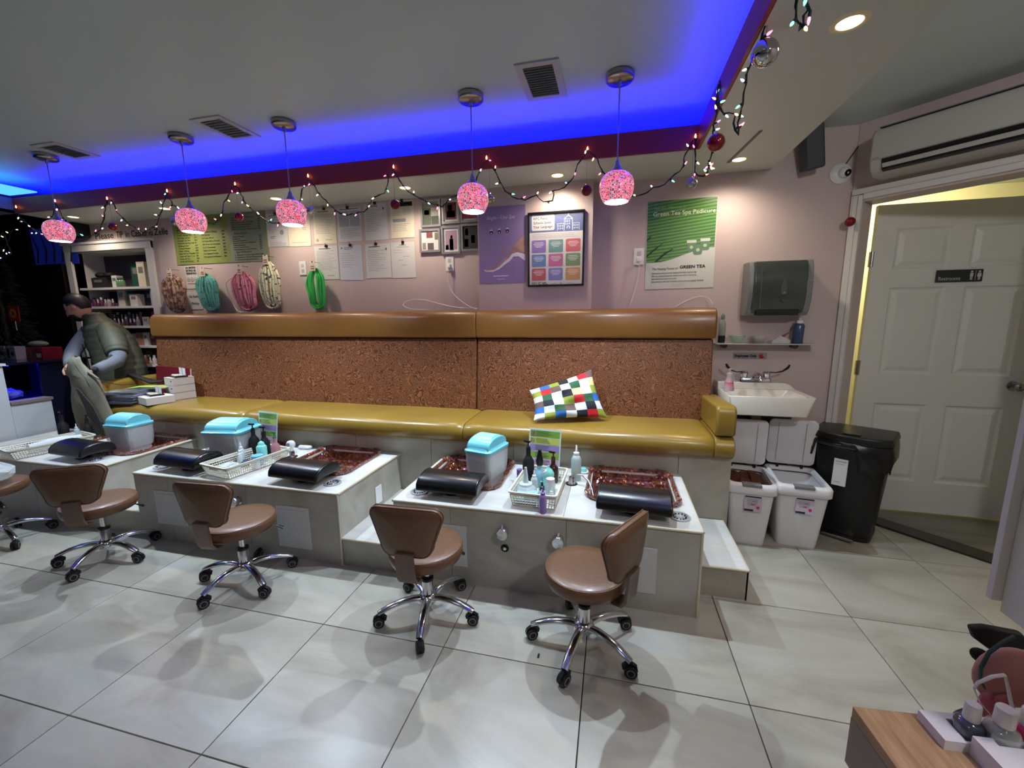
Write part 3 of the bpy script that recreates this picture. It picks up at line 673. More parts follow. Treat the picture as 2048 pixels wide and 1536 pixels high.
colB = ['Extensions ( Ring )', 'UV Gel Set', 'UV Gel Fill-in', 'UV Gel Fill-in French', 'Silk Wrap Gel Extension', 'Gel X Extension', 'Solid Gel Powder', 'Gel Dipping Powder', 'New Japanese Gel Manicure']
for k, tx in enumerate(colB):
    yy = .17+k*.0275; s.txt(tx, .33, yy, .019, INK, width=min(.2, .0095*len(tx))); s.txt('$%d' % random.choice([25, 35, 40, 50, 55, 60]), .565, yy, .019, INK)
colC = ['SNS Gel Powder Manicure', 'SNS Gel Powder', 'SNS Gel Powder UV Light', 'SNS Gel Powder French', 'SNS Gel Powder Tips', 'SNS Gel Powder French Tips']
for k, tx in enumerate(colC):
    yy = .066+k*.020; s.txt(tx, .68, yy, .016, INK, width=.0105*len(tx)); s.txt('$%d' % random.choice([40, 45, 50, 55]), .97, yy, .016, INK)
s.txt('Foot Care', .70, .205, .032, DG, shear=.3)
for k, tx in enumerate(['Polish Change', 'Pedicure', 'French Pedicure', 'French Color Gel Pedicure', 'Callus Remover', 'Color Gel Pedicure', 'New Japanese Gel Pedicure']):
    yy = .228+k*.0185; s.txt(tx, .68, yy, .015, INK, width=.0098*len(tx)); s.txt('$%d' % random.choice([15, 20, 30, 35]), .97, yy, .015, INK)
s.txt('Spa Pedicures', .70, .365, .03, DG, shear=.3)
for k, tx in enumerate(['1. Special Lotion Spa Pedi', '2. Signature Lemon Pedicure', '3. Lavender Spa Pedicure']):
    yy = .388+k*.0205; s.txt(tx, .68, yy, .016, INK, width=.0105*len(tx)); s.txt('$%d' % (40+3*k), .97, yy, .016, INK)
s.done()
s = Sheet('notice_sign', 'small white no smoking eating or drinking sign under the menu board', 'sign', -3.99, YW, 1.925, .145, .21, PAPER, body='card')
for k, tx in enumerate(['NO SMOKING', 'EATING OR', 'DRINKING']): s.txt(tx, .012, .024+k*.026, .026, INK, width=.12, off=.001)
RNG = mat('red print', (150, 60, 52), .7)
for k in (0, 1, 2):
    s.disc(.027+k*.045, .125, .02, INK).disc(.027+k*.045, .125, .016, PAPER, .0016).disc(.027+k*.045, .125, .007, RNG, .0022)
s.r(.02, .16, .1, .006, RNG).done()
s = Sheet('notice_sign', 'white handwritten No Refund Policy card between the tan and teal scarves', 'sign', -4.0, YW, 1.69, .17, .17, PAPER, body='card')
s.txt('No Refund', .02, .06, .036, INK, width=.135, shear=.1).txt('Policy', .04, .125, .036, INK, width=.09, shear=.1).done()
# hand lettered tip notice on the wall
tt = thing('wall_lettering', 'black hand lettered tip notice on the wall above the product shelves', 'sign', (-5.07, 3.2485, 2.225))
for tx, x, wd in (('Please', 0, .24), ('TIP', .285, .085), ('in Cash', .40, .22), ('or via', .63, .12), ('Zelle', .765, .17)):
    text(tx, .085, (x, 0, 0), INK, tt, width=wd, name='lettering', off=.001)
# lilac poster
LI = mat('lilac', (146, 128, 172), .5, noise=(2, (132, 112, 160), 1.5))
s = Sheet('spa_poster', 'lilac single use spa poster with feet sweeping on a white wave', 'poster', -1.015, 3.1495, 2.237, .362, .555, LI, body='print_sheet')
LW = mat('pale lilac', (214, 204, 226), .6); SK = mat('poster skin', (184, 146, 132), .6, noise=(14, (140, 104, 96), 2))
s.txt('Single - Use Spa', .06, .092, .038, LW, shear=.35, width=.22)
for k in range(3):
    s.disc(.10+k*.062, .185-.003*k, .0135, mat('dark violet', (48, 34, 60), .6)).disc(.10+k*.062, .172-.003*k, .010, LW, .0006).disc(.10+k*.062, .19-.003*k, .005, LW, .0016)
s.poly([(.035, .452), (.09, .445), (.13, .435), (.175, .405), (.205, .375), (.235, .345), (.262, .30), (.30, .262), (.33, .235), (.361, .215), (.361, .345), (.34, .335), (.30, .332), (.26, .34), (.235, .37), (.20, .395), (.16, .432), (.12, .455), (.06, .462)], SK)
s.poly([(.035, .452), (.06, .462), (.12, .457), (.16, .435), (.20, .40), (.235, .375), (.26, .345), (.30, .335), (.361, .352), (.361, .40), (.31, .365), (.27, .365), (.245, .395), (.205, .42), (.16, .452), (.11, .472), (.05, .468)], LW, .001)
s.poly([(.14, .415), (.17, .38), (.20, .33), (.205, .28), (.19, .30), (.185, .34), (.155, .385)], mat('poster skin 2', (160, 120, 112), .6), .0012)
s.r(.11, .50, .12, .007, LW).r(.14, .525, .06, .004, LW).done()
# framed school language poster
s = Sheet('framed_poster', 'black framed NYC Public Schools poster with nine coloured boxes', 'poster', -.632, 3.1495, 2.172, .412, .525, PAPER, .008, body='print_sheet')
NB = mat('navy print', (32, 64, 132), .6)
s.r(.012, .012, .388, .128, NB)
s.poly([(x, -y) for x, y, z in rrect(.112, -.072, .168, .11, .012, 0, 4)], PAPER, .0014)
NV = mat('navy letters', (30, 36, 58), .7)
for k, tx in enumerate(['NYC Public', 'Schools Speak', 'Your Language!']): s.txt(tx, .040, .052+k*.029, .026, NV, width=(.105, .135, .145)[k], off=.0006)
for k in range(4):
    pass
BW = mat('building line', (186, 204, 232), .6)
for (a, b_, c_, d_) in ((.215, .085, .05, .05), (.325, .085, .05, .05), (.265, .055, .06, .08)):
    s.r(a, b_, c_, .003, BW, .0012).r(a, b_, .003, d_, BW, .0012).r(a+c_-.003, b_, .003, d_, BW, .0012)
    for q in range(3):
        for q2 in range(2): s.r(a+.009+q*.013, b_+.012+q2*.018, .006, .010, BW, .0012)
s.poly([(.262, .055), (.295, .028), (.328, .055), (.320, .055), (.295, .034), (.270, .055)], BW, .0012).r(.291, .018, .008, .014, BW, .0012).disc(.295, .115, .012, BW, .0013).r(.289, .108, .012, .026, NB, .0018)
for k in range(3): s.lines(.03, .153+k*.011, .35, 1, .01, .0035, LG, .2)
cl = [(112, 78, 170), (56, 128, 126), (184, 44, 62), (44, 108, 172), (172, 50, 130), (84, 128, 56), (176, 44, 54), (94, 104, 176), (184, 128, 40)]
for i in range(9):
    x = .028+(i % 3)*.125; y = .195+(i//3)*.100
    s.poly([(px_, -py_) for px_, py_, z in rrect(x+.053, -y-.043, .106, .088, .008, 0, 3)], mat('box colour %d' % i, cl[i], .6), .001)
    for q, (a, b_) in enumerate(((.2, .6), (.12, .76), (.2, .6), (.3, .4))): s.r(x+.106*a, y+.016+q*.010, .106*b_, .0035, mat('box print', (222, 222, 230), .6), .0016)
xn = .03
for ch, cc in zip('NYC', ((70, 130, 60), (206, 120, 40), (52, 60, 130))): s.txt(ch, xn, .512, .028, mat('logo '+ch, cc, .6), off=.0012); xn += .024
s.txt('Public', .108, .503, .013, NV, off=.0006).txt('Schools', .108, .514, .013, NV, off=.0006).r(.18, .505, .04, .003, LG).disc(.245, .503, .007, LG).r(.285, .502, .05, .003, LG)
t = s.done()
f = MB(); rect_holes(f, 0, .412, -.525, 0, -.02, 0, [(.012, .4, -.513, -.012)]); f.v = [(x, z, y) for x, y, z in f.v]
obj('frame', f, BLACK, t); obj('glazing', MB().box(.012, .4, -.0135, -.0125, -.513, -.012), mat('thin glazing', (255, 255, 255), .03, alpha=.06, spec=.5), t)
# green tea poster
m = bpy.data.materials.new('tea field'); m.use_nodes = True; N = m.node_tree.nodes; L = m.node_tree.links; b = N['Principled BSDF']
tc = N.new('ShaderNodeTexCoord'); mp = N.new('ShaderNodeMapping'); mp.inputs['Rotation'].default_value = (0, .42, 0); mp.inputs['Scale'].default_value = (1.6, 1, 7); L.new(tc.outputs['Object'], mp.inputs[0])
wv = N.new('ShaderNodeTexWave'); wv.bands_direction = 'Z'; wv.inputs['Scale'].default_value = 2.3; wv.inputs['Distortion'].default_value = 2.2; wv.inputs['Detail'].default_value = 3; L.new(mp.outputs[0], wv.inputs['Vector'])
rp = N.new('ShaderNodeValToRGB'); rp.color_ramp.elements[0].color = lin((44, 92, 32)); rp.color_ramp.elements[1].color = lin((92, 146, 50)); rp.color_ramp.elements[0].position = .1; rp.color_ramp.elements[1].position = .85
L.new(wv.outputs['Fac'], rp.inputs[0]); L.new(rp.outputs[0], b.inputs['Base Color']); b.inputs['Roughness'].default_value = .35
TEA = m
s = Sheet('tea_poster', 'green tea spa pedicure poster with tea terraces and three jars', 'poster', .207, YW, 2.222, .458, .608, mat('glossy paper', (198, 200, 190), .3), tilt=-.012, body='print_sheet')
s.poly([(.003, .004), (.455, .004), (.452, .335), (.40, .335), (.33, .352), (.25, .378), (.17, .405), (.10, .42), (.003, .422)], TEA, .0006)
DK = mat('dark tea row', (22, 44, 20), .5)
s.poly([(.003, .275), (.03, .25), (.03, .235), (.003, .26)], DK).poly([(.003, .37), (.05, .33), (.12, .285), (.13, .28), (.05, .345), (.003, .385)], DK).poly([(.06, .415), (.12, .36), (.18, .33), (.185, .335), (.13, .37), (.075, .418)], DK)
CR = mat('poster cream', (224, 226, 206), .6)
s.txt('Feel the difference of', .045, .062, .024, mat('pale green', (130, 176, 110), .6), shear=.3, width=.215).txt('Green Tea Spa Pedicure', .04, .105, .040, CR, width=.405)
JR = mat('jar green', (108, 136, 110), .5); JL = mat('jar label', (178, 214, 160), .6)
for jx, jy in ((.272, .295), (.36, .288), (.315, .315)):
    s.poly([(jx, jy), (jx+.062, jy), (jx+.058, jy+.058), (jx+.05, jy+.064), (jx+.012, jy+.064), (jx+.004, jy+.058)], JR, .0014 if jx != .315 else .0022)
    if jx != .315: s.poly([(jx-.001, jy-.014), (jx+.063, jy-.014), (jx+.062, jy+.005), (jx, jy+.005)], mat('jar lid', (212, 216, 204), .5), .0018)
    s.disc(jx+.031, jy+.034, .012, JL, .0026)
s.txt('The Healing Power of', .043, .474, .022, DG, shear=.3, width=.175).txt('GREEN TEA', .232, .470, .029, INK, width=.168, off=.0007)
for k, tx in enumerate(('Experience the powerful, healing benefits of green tea', 'Feel its soft and luscious, break your skin\'s moisture,', 'detoxify and protect your skin.', 'Rejuvenate with cell renewal, spectrum anti-aging remedy.')):
    s.txt(tx, .043, .502+k*.0195, .016, DG, shear=.3, width=(.3, .3, .17, .35)[k])
s.r(.175, .577, .09, .0012, LG).r(.175, .588, .09, .0012, LG)
s.done()
# photo frames
SF = mat('silver frame', (178, 178, 182), .25, metal=.6)
def pframe(x0, z0, x1, z1, label, kind, b_=.016):
    t = thing('photo_frame', label, 'picture', (x0, 3.248, z0), 0, 'silver photo frames beside the lilac poster'); w_ = x1-x0; h_ = z0-z1
    f = MB(); rect_holes(f, 0, w_, -h_, 0, -.018, 0, [(b_, w_-b_, -h_+b_, -b_)]); f.v = [(x, z, y) for x, y, z in f.v]; obj('frame', f, SF, t)
    obj('mount', MB().box(b_*.8, w_-b_*.8, -.008, -.001, -h_+b_*.8, -b_*.8), PAPER, t)
    bits = {}
    def r(a, c_, ww, hh, col): bits.setdefault(col, MB()).box(b_+(w_-2*b_)*a, b_+(w_-2*b_)*(a+ww), -.0095, -.0079, -b_-(h_-2*b_)*(c_+hh), -b_-(h_-2*b_)*c_)
    if kind == 0:
        r(0, .0, 1, .25, (150, 150, 120)); r(0, .27, .5, .73, (70, 84, 64)); r(.52, .3, .48, .3, (190, 190, 170)); r(.52, .62, .48, .38, (60, 70, 56)); r(.1, .35, .3, .2, (150, 160, 140))
    if kind == 1: r(.1, .1, .8, .8, (110, 60, 56)); r(.3, .2, .3, .3, (44, 104, 60)); r(.2, .5, .6, .3, (150, 70, 66))
    if kind == 2: r(0, .1, 1, .8, (156, 60, 68)); r(.2, .2, .5, .3, (60, 80, 60))
    if kind == 3: r(.3, .05, .35, .3, (120, 70, 70)); r(.78, .1, .2, .35, (110, 104, 92)); r(.05, .6, .2, .35, (140, 130, 120)); r(.35, .62, .35, .36, (90, 84, 84))
    if kind == 4: r(.12, .1, .76, .8, (160, 130, 150)); r(.4, .45, .25, .48, (40, 80, 130)); r(.46, .3, .14, .14, (200, 160, 140)); r(.12, .7, .2, .2, (120, 60, 60))
    if kind == 5: r(0, 0, 1, 1, (50, 52, 48)); r(.1, .55, .25, .35, (160, 156, 146)); r(.55, .4, .25, .35, (140, 138, 128)); r(.15, .1, .2, .3, (130, 120, 110))
    for c_, mb in bits.items(): obj('photo_print', mb, mat('photo %d%d%d' % c_, c_, .5), t)
pframe(-1.525, 2.345, -1.355, 2.14, 'silver photo frame with an outdoor collage, top left of the six', 0)
pframe(-1.345, 2.345, -1.195, 2.155, 'silver photo frame with a red and green picture, top middle of the six', 1)
pframe(-1.19, 2.33, -1.04, 2.155, 'silver photo frame with a red picture, half behind the pendant lamp', 2)
pframe(-1.545, 2.125, -1.365, 1.945, 'silver photo frame of small snapshots on white, bottom left of the six', 3)
pframe(-1.355, 2.138, -1.195, 1.925, 'silver photo frame of a person in a blue dress', 4)
pframe(-1.19, 2.145, -1.035, 1.94, 'silver photo frame with a dark picture touching the lilac poster', 5)
# outlets and cords
def outlet(x, z, label, plug=False):
    t = thing('wall_outlet', label, 'outlet', (x, YW, z), 0); obj('cover_plate', MB().box(-.035, .035, -.006, 0, -.058, .058), WPLA, t, bevel=.002)
    for dz in (-.022, .022): obj('receptacle', MB().box(-.014, .014, -.008, -.005, dz-.015, dz+.015), mat('outlet grey', (186, 182, 176), .5), t, bevel=.003)
    if plug: obj('plug', MB().box(-.013, .013, -.034, -.008, -.038, -.008), WPLA, t, bevel=.004)
outlet(-2.675, 1.862, 'white wall outlet left of the bright green scarf'); outlet(-1.295, 1.852, 'white wall outlet with a plug under the photo frames', True); outlet(.163, 1.847, 'white wall outlet at the left edge of the tea poster', True)
CORD = mat('white cord', (206, 200, 200), .45)
def cord(pts, label, r_=.003, name='power_cord', m=CORD):
    P = [Vector(p) for p in pts]; out = []
    for i in range(len(P)-1):
        p0, p1, p2, p3 = P[max(i-1, 0)], P[i], P[i+1], P[min(i+2, len(P)-1)]
        for k in range(6):
            t_ = k/6; out.append(.5*((2*p1)+(-p0+p2)*t_+(2*p0-5*p1+4*p2-p3)*t_*t_+(-p0+3*p1-3*p2+p3)*t_**3))
    out.append(P[-1]); o = obj(name, MB(P[0]).tube(out, r_, 6), m, smooth=True, loc=P[0])
    tag(o, label, 'cord'); return o
cord([(-1.295, 3.215, 1.825), (-1.30, 3.21, 1.70), (-1.24, 3.19, 1.60), (-1.12, 3.16, 1.515), (-1.04, 3.12, 1.488)], 'white cord hanging from the outlet under the photo frames')
cord([(-1.44, 3.13, 1.488), (-1.60, 3.14, 1.495), (-1.68, 3.16, 1.53), (-1.62, 3.18, 1.565), (-1.5, 3.18, 1.565), (-1.35, 3.17, 1.53), (-1.2, 3.16, 1.50), (-1.04, 3.15, 1.492)], 'white cord loop lying on the bench top left of the column', .0035)
cord([(.163, 3.215, 1.82), (.165, 3.21, 1.72), (.14, 3.20, 1.60), (.11, 3.18, 1.50)], 'thin white cord hanging from the outlet beside the tea poster')
cord([(.42, 3.16, 1.485), (.50, 3.19, 1.53), (.58, 3.2, 1.555), (.64, 3.2, 1.54), (.66, 3.18, 1.50)], 'pale cord arching above the right end of the bench back')
cord([(-3.37, 3.22, 1.82), (-3.47, 3.2, 1.76), (-3.46, 3.2, 1.66), (-3.42, 3.2, 1.56), (-3.36, 3.18, 1.50), (-3.28, 3.16, 1.487)], 'white cord hanging between the teal and pink scarves', .004)
# ---------------------------------------------------------------- scarves
TAGM = mat('price tag', (214, 204, 186), .7); TD = mat('tag print', (150, 60, 56), .7)
def spot_mat(name, c1, c2, scale, thr, rough=.85):
    m = bpy.data.materials.new(name); m.use_nodes = True; N = m.node_tree.nodes; L = m.node_tree.links; b = N['Principled BSDF']
    tc = N.new('ShaderNodeTexCoord'); n = N.new('ShaderNodeTexNoise'); n.inputs['Scale'].default_value = scale; n.inputs['Detail'].default_value = 3; L.new(tc.outputs['Object'], n.inputs['Vector'])
    rp = N.new('ShaderNodeValToRGB'); rp.color_ramp.elements[0].position = thr; rp.color_ramp.elements[1].position = thr+.03
    rp.color_ramp.elements[0].color = lin(c1); rp.color_ramp.elements[1].color = lin(c2)
    L.new(n.outputs['Fac'], rp.inputs[0]); L.new(rp.outputs[0], b.inputs['Base Color']); b.inputs['Roughness'].default_value = rough
    _M[name] = m; return m
def scarf(x, zt, zb, w_, m, label, gap=True, nf=9, seed=1, bend=0):
    random.seed(seed)
    t = thing('infinity_scarf', label, 'scarf', (x, 3.2, zt), 0, 'scarves hanging on tags along the bench back')
    h = zt-zb; mb = MB()
    n_ = nf//2+1
    for k in range(n_):
        u = 1-k/n_*(.90 if gap else .94); d = random.uniform(-1, 1); hb = h-.02-.035*(1-u)+random.uniform(-.006, .006); pts = []; rr = []; W = (w_/2-.016)*u*(1+.05*d)
        rb = W*.78; N1 = 9
        for i in range(N1+1):
            v = i/N1; prof = (.16+.84*math.sin(min(1, v*2.2)*PI/2)**.8)*(1-.20*max(0, v-.55)/.45)
            pts.append((-W*prof, v)); rr.append(1.0 if v > .15 else .6+2.6*v)
        top = [( -x_, v_) for x_, v_ in pts]
        zlow = -(hb-rb)
        P = [(x_, -.022+v_*(zlow+.022)) for x_, v_ in pts]+[(-W*.8*math.cos(PI*j/8), zlow-rb*.95*math.sin(PI*j/8)) for j in range(1, 8)]+[(x_, -.022+v_*(zlow+.022)) for x_, v_ in reversed(top)]
        RR = rr+[1.05]*7+list(reversed(rr)); r0 = w_*.060*(1+.18*d)
        path = []
        for j, (x_, z_) in enumerate(P):
            f_ = -z_/h; path.append((x_+bend*f_*f_*.05+.004*math.sin(j*1.1+d*5), -.018-.030*math.sin(min(1, f_*1.2)*PI)**.5*(.4+.6*k/n_)+(.010 if k % 2 else 0), z_))
        mb.tube(path, [r0*q for q in RR], 8, .85)
    obj('cloth_loop', mb, m, t, smooth=2)
    g = MB().box(-.026, .026, -.052, -.049, -.045, .035); obj('price_tag', g, TAGM, t)
    g = MB(); [g.box(-.016+.012*q, -.008+.012*q, -.0535, -.0518, -.03+.018*p_, -.022+.018*p_) for q in range(3) for p_ in range(2)]; obj('tag_print', g, TD, t)
    obj('pin', MB().cyl((0, -.049, .03), (0, .048, .03), .002, n=6).ball((0, -.052, .03), .005, n=8, k=5), BLACK, t)
    return t
scarf(-4.06, 1.86, 1.475, .30, spot_mat('tan camouflage cloth', (96, 72, 58), (164, 134, 114), 34, .47), 'tan and brown mottled scarf at the left end of the bench back', False, 13, 3)
scarf(-3.67, 1.86, 1.485, .25, spot_mat('teal cloth', (58, 118, 112), (96, 170, 158), 60, .38), 'teal scarf with dark line flowers', False, 13, 5, .5)
scarf(-3.26, 1.865, 1.485, .26, spot_mat('rose cloth', (70, 50, 64), (200, 124, 142), 44, .36), 'pink scarf with small dark figures', True, 13, 6, .6)
scarf(-2.97, 1.94, 1.50, .24, spot_mat('cream butterfly cloth', (46, 46, 40), (206, 206, 176), 46, .385), 'cream scarf with scattered black butterfly marks', True, 13, 8)
scarf(-2.50, 1.87, 1.487, .20, mat('bright green cloth', (60, 196, 92), .8), 'bright green folded scarf right of the wall outlet', True, 11, 9)
# ---------------------------------------------------------------- garland
WIRE = mat('dark green wire', (16, 30, 24), .5)
BC = {'p': ((255, 130, 165), 3), 'w': ((255, 244, 232), 4), 'o': ((255, 170, 110), 5), 'g': ((120, 240, 195), 3), 'b': ((170, 205, 255), 3), 'y': ((255, 214, 130), 4)}
def bulbmat(c): return mat('bulb '+c, BC[c][0], .3, emis=BC[c][0], es=BC[c][1])
_bm = {}
def bulb_mesh(c):
    if c not in _bm:
        o = obj('bulb', MB().lathe([(.001, -.019), (.0028, -.015), (.0045, -.008), (.0038, -.002), (.003, 0)], n=8), bulbmat(c), smooth=True); _bm[c] = o.data; bpy.data.objects.remove(o)
    return _bm[c]
sock = obj('bulb_socket', MB().lathe([(.0042, -.001), (.0048, .006), (.0042, .014), (.001, .015)], n=6), WIRE); sockd = sock.data; bpy.data.objects.remove(sock)
def garland(pts, label, bulbs, step_=.075, seed=2, r_=.0028):
    random.seed(seed); P = [Vector(p) for p in pts]; t = thing('string_lights', label, 'string lights', P[0]); o0 = P[0]
    fine = []
    for i in range(len(P)-1):
        n = max(2, int((P[i+1]-P[i]).length/.025))
        for k in range(n): fine.append(P[i].lerp(P[i+1], k/n))
    fine.append(P[-1])
    jit = [Vector((random.uniform(-1, 1), random.uniform(-1, 1)*.6, random.uniform(-1, 1)))*.006 for _ in fine]
    fine = [p+j for p, j in zip(fine, jit)]
    obj('wire', MB(o0).tube(fine, r_, 5), WIRE, t, smooth=True)
    tw = MB(o0).tube([p+Vector((.004*math.cos(i*1.3), .003, .004*math.sin(i*1.3))) for i, p in enumerate(fine)], r_*.7, 5); obj('twisted_wire', tw, WIRE, t, smooth=True)
    acc = 0; k = 0
    for a, b_ in zip(fine, fine[1:]):
        acc += (b_-a).length
        if acc > step_:
            acc = 0; c = bulbs[k % len(bulbs)]; k += 1
            d = Vector((random.uniform(-1, 1), random.uniform(-.6, .1), random.uniform(-1, .6))).normalized()
            q = d.to_track_quat('-Z', 'Y').to_euler()
            s = bpy.data.objects.new('bulb_socket', sockd); C.objects.link(s); s.parent = t; s.location = b_+d*.014-o0; s.rotation_euler = q
            u = bpy.data.objects.new('bulb', bulb_mesh(c)); C.objects.link(u); u.parent = t; u.location = b_+d*.015-o0; u.rotation_euler = q
    return t
YG = 2.735
gp = [(28, 418), (45, 440), (70, 462), (95, 470), (105, 440), (110, 405), (124, 430), (140, 455), (165, 474), (185, 470), (200, 460), (207, 430), (213, 400), (222, 400), (235, 425), (255, 445), (283, 466), (312, 450), (325, 415), (333, 386), (345, 410), (370, 428), (395, 440), (425, 448), (440, 440), (450, 405), (462, 378), (472, 370), (486, 395), (490, 408), (515, 430), (545, 448), (580, 440), (598, 408), (605, 380), (616, 357), (640, 388), (655, 405), (672, 422), (690, 430), (730, 425), (745, 395), (770, 385), (778, 350), (787, 337), (800, 362), (815, 382), (840, 395), (860, 408), (885, 412), (905, 395), (930, 385), (952, 360), (962, 335), (974, 319), (990, 342), (1005, 372), (1025, 395), (1050, 400), (1072, 392), (1088, 403), (1105, 400), (1106, 380), (1128, 375), (1150, 348), (1160, 322), (1175, 300), (1195, 318), (1205, 342), (1220, 360), (1262, 392), (1285, 390), (1305, 375), (1330, 370), (1348, 350), (1366, 335), (1370, 305), (1392, 277)]
pts = [at(x, y, 'y', YG-.02*abs(math.sin(i*.7))) for i, (x, y) in enumerate(gp)]
gl = garland(pts, 'long draped string of small coloured lights along the dark red fascia', 'wpwbpwopwpywgp', .082, 4)
for x, y in ((32, 414), (110, 402), (214, 397), (334, 382), (470, 368), (616, 352), (787, 334), (973, 316), (1175, 298), (1391, 273)):
    p = at(x, y, 'y', YG)-gl.location; s = bpy.data.objects.new('bulb_socket', sockd); C.objects.link(s); s.parent = gl; s.location = p-Vector((0, 0, .012)); s.rotation_euler = (PI, 0, 0)
    u = bpy.data.objects.new('bulb', bulb_mesh('o')); C.objects.link(u); u.parent = gl; u.location = p-Vector((0, 0, .008)); u.rotation_euler = (PI, 0, 0); u.scale = (1.3, 1.3, 1.2)
rp_ = [(1392, 277), (1390, 310), (1388, 345), (1400, 352), (1414, 350), (1420, 320), (1424, 295), (1424, 262), (1432, 240), (1437, 215), (1440, 160)]
def atx(x, y, X): return at(x, y, 'x', X)
garland([at(x, y, 'x', .43) if i > 4 else at(x, y, 'y', 2.71) for i, (x, y) in enumerate(rp_)], 'coloured light string dropping around the corner of the red fascia beside the red ball', 'pwpoyg', .05, 6)
garland([at(x, y, 'y', 2.05) for x, y in ((1438, 170), (1436, 205), (1448, 224), (1470, 232), (1474, 270), (1478, 235), (1490, 185), (1500, 130))][:5]+[at(x, y, 'y', 1.9) for x, y in ((1486, 190), (1496, 150), (1506, 115))], 'coloured light loop hanging below the chrome ball at the upper right', 'gbwppy', .04, 7)
garland([at(x, y, 'y', 1.7) for x, y in ((1507, 112), (1520, 80), (1534, 45), (1538, 20), (1540, -14))], 'light string running from the chrome ball up to the top edge', 'pypo', .05, 8)
garland([at(x, y, 'y', 1.45) for x, y in ((1560, -22), (1592, -6), (1590, 25), (1598, 45), (1603, 60), (1608, 30), (1616, 22), (1610, -10))], 'short bunch of teal and yellow lights hanging at the top right', 'ggyp', .042, 9)
# ornaments
ORN = {'r': mat('red ornament', (132, 14, 26), .18, metal=.5, coat=.6), 'rm': mat('matte red ornament', (120, 20, 32), .45, metal=.3), 's': mat('silver ornament', (196, 196, 200), .06, metal=1), 'g': mat('dull silver ornament', (170, 166, 164), .35, metal=.9), 'c': mat('pale gold ornament', (176, 168, 132), .2, metal=.7)}
def ornament(p, r_, k, top, label):
    t = thing('christmas_ball', label, 'ornament', p, 0, 'christmas balls hanging from the fascia')
    obj('ball', MB().ball((0, 0, 0), r_, n=24, k=14), ORN[k], t, smooth=True)
    obj('cap', MB().lathe([(.005, r_-.001), (.005, r_+.006), (.001, r_+.007)], n=10), CHROME, t)
    obj('hook_wire', MB().cyl((0, 0, r_+.005), (0, 0, max(r_+.02, top-p[2])), .0008, n=5), GREY, t)
for px_, py_, k, lab, dy in ((790, 409, 'rm', 'matte red christmas ball before the black headed notice', 2.70), (1173, 381, 'rm', 'matte red christmas ball beside the framed school poster', 2.70), (478, 433, 'r', 'shiny red christmas ball before the price menu', 2.70), (226, 453, 'r', 'red christmas ball before the hand lettered tip notice', 2.70), (1383, 367, 'g', 'dull silver christmas ball above the tea poster', 2.70), (622, 421, 's', 'mirror silver christmas ball beside a pink pendant shade', 2.72), (980, 398, 'c', 'pale gold christmas ball behind the pendant over the lilac poster', 2.72), (350, 443, 'g', 'frosted silver christmas ball at the top left of the price menu', 2.72)):
    p = at(px_, py_, 'y', dy); ornament(p, .031, k, 2.45, lab)
p = at(1432, 285, 'x', .41); ornament(p, .036, 'r', 2.42, 'shiny red christmas ball at the corner of the fascia, below the light string')
p = at(1530, 106, 'y', 1.70); ornament(p, .042, 's', p.z+.12, 'large mirror chrome christmas ball near the top right corner')
p = at(1697, 445, 'y', 3.185); ornament((p.x-.0, 3.165, p.z), .028, 'rm', 2.16, 'red christmas ball hanging on the restroom door casing')
# ---------------------------------------------------------------- product shelves
sh = thing('product_shelves', 'white recessed shelf unit full of polish bottles and boxes left of the menu', 'shelf', (-4.92, 3.25, .3)); off = sh.location
f = MB(off); f.box(-5.50, -5.42, 3.225, 3.25, .3, 2.19).box(-4.42, -4.34, 3.225, 3.25, .3, 2.19).box(-5.50, -4.34, 3.222, 3.25, 2.11, 2.19).box(-5.52, -4.32, 3.21, 3.25, 2.175, 2.20)
obj('frame', f, WHITE, sh, bevel=.004)
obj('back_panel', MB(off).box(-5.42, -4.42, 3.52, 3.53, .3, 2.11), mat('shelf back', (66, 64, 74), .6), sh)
obj('side_panel', MB(off).box(-5.43, -5.42, 3.25, 3.53, .3, 2.11), WHITE, sh); obj('side_panel', MB(off).box(-4.42, -4.41, 3.25, 3.53, .3, 2.11), WHITE, sh); obj('side_panel', MB(off).box(-5.42, -4.42, 3.25, 3.53, 2.105, 2.115), WHITE, sh)
SHZ = [1.755, 1.565, 1.365, 1.165, .97, .78]
for z in SHZ: obj('shelf_board', MB(off).box(-5.42, -4.42, 3.26, 3.52, z-.022, z), WHITE, sh)
random.seed(21)
bt0 = {}
def bottle_small(kind, col, capc):
    key = (kind, col, capc)
    if key not in bt0:
        t = thing('polish_bottle', 'x', 'bottle', (0, 0, -5), 0, 'small bottles on the recessed product shelves')
        if kind == 0: obj('glass_body', MB().lathe([(.001, 0), (.014, 0), (.015, .004), (.015, .032), (.006, .04), (.001, .04)], n=10), mat('b%d%d%d' % col, col, .15, coat=.5), t, smooth=True); obj('cap', MB().lathe([(.007, .038), (.006, .075), (.001, .076)], n=8), mat('c%d%d%d' % capc, capc, .3), t, smooth=True)
        if kind == 1: obj('glass_body', MB().lathe([(.001, 0), (.02, 0), (.021, .006), (.021, .06), (.009, .075), (.001, .075)], n=10), mat('b%d%d%d' % col, col, .15, coat=.5), t, smooth=True); obj('cap', MB().lathe([(.011, .072), (.011, .095), (.001, .096)], n=8), mat('c%d%d%d' % capc, capc, .3), t, smooth=True)
        bt0[key] = t; return t, True
    return bt0[key], False
def put_bottle(x, y, z, kind, col, capc, label):
    t, new = bottle_small(kind, col, capc)
    if new: t.location = (x, y, z); t['label'] = label
    else: dup(t, (x, y, z), None, label)
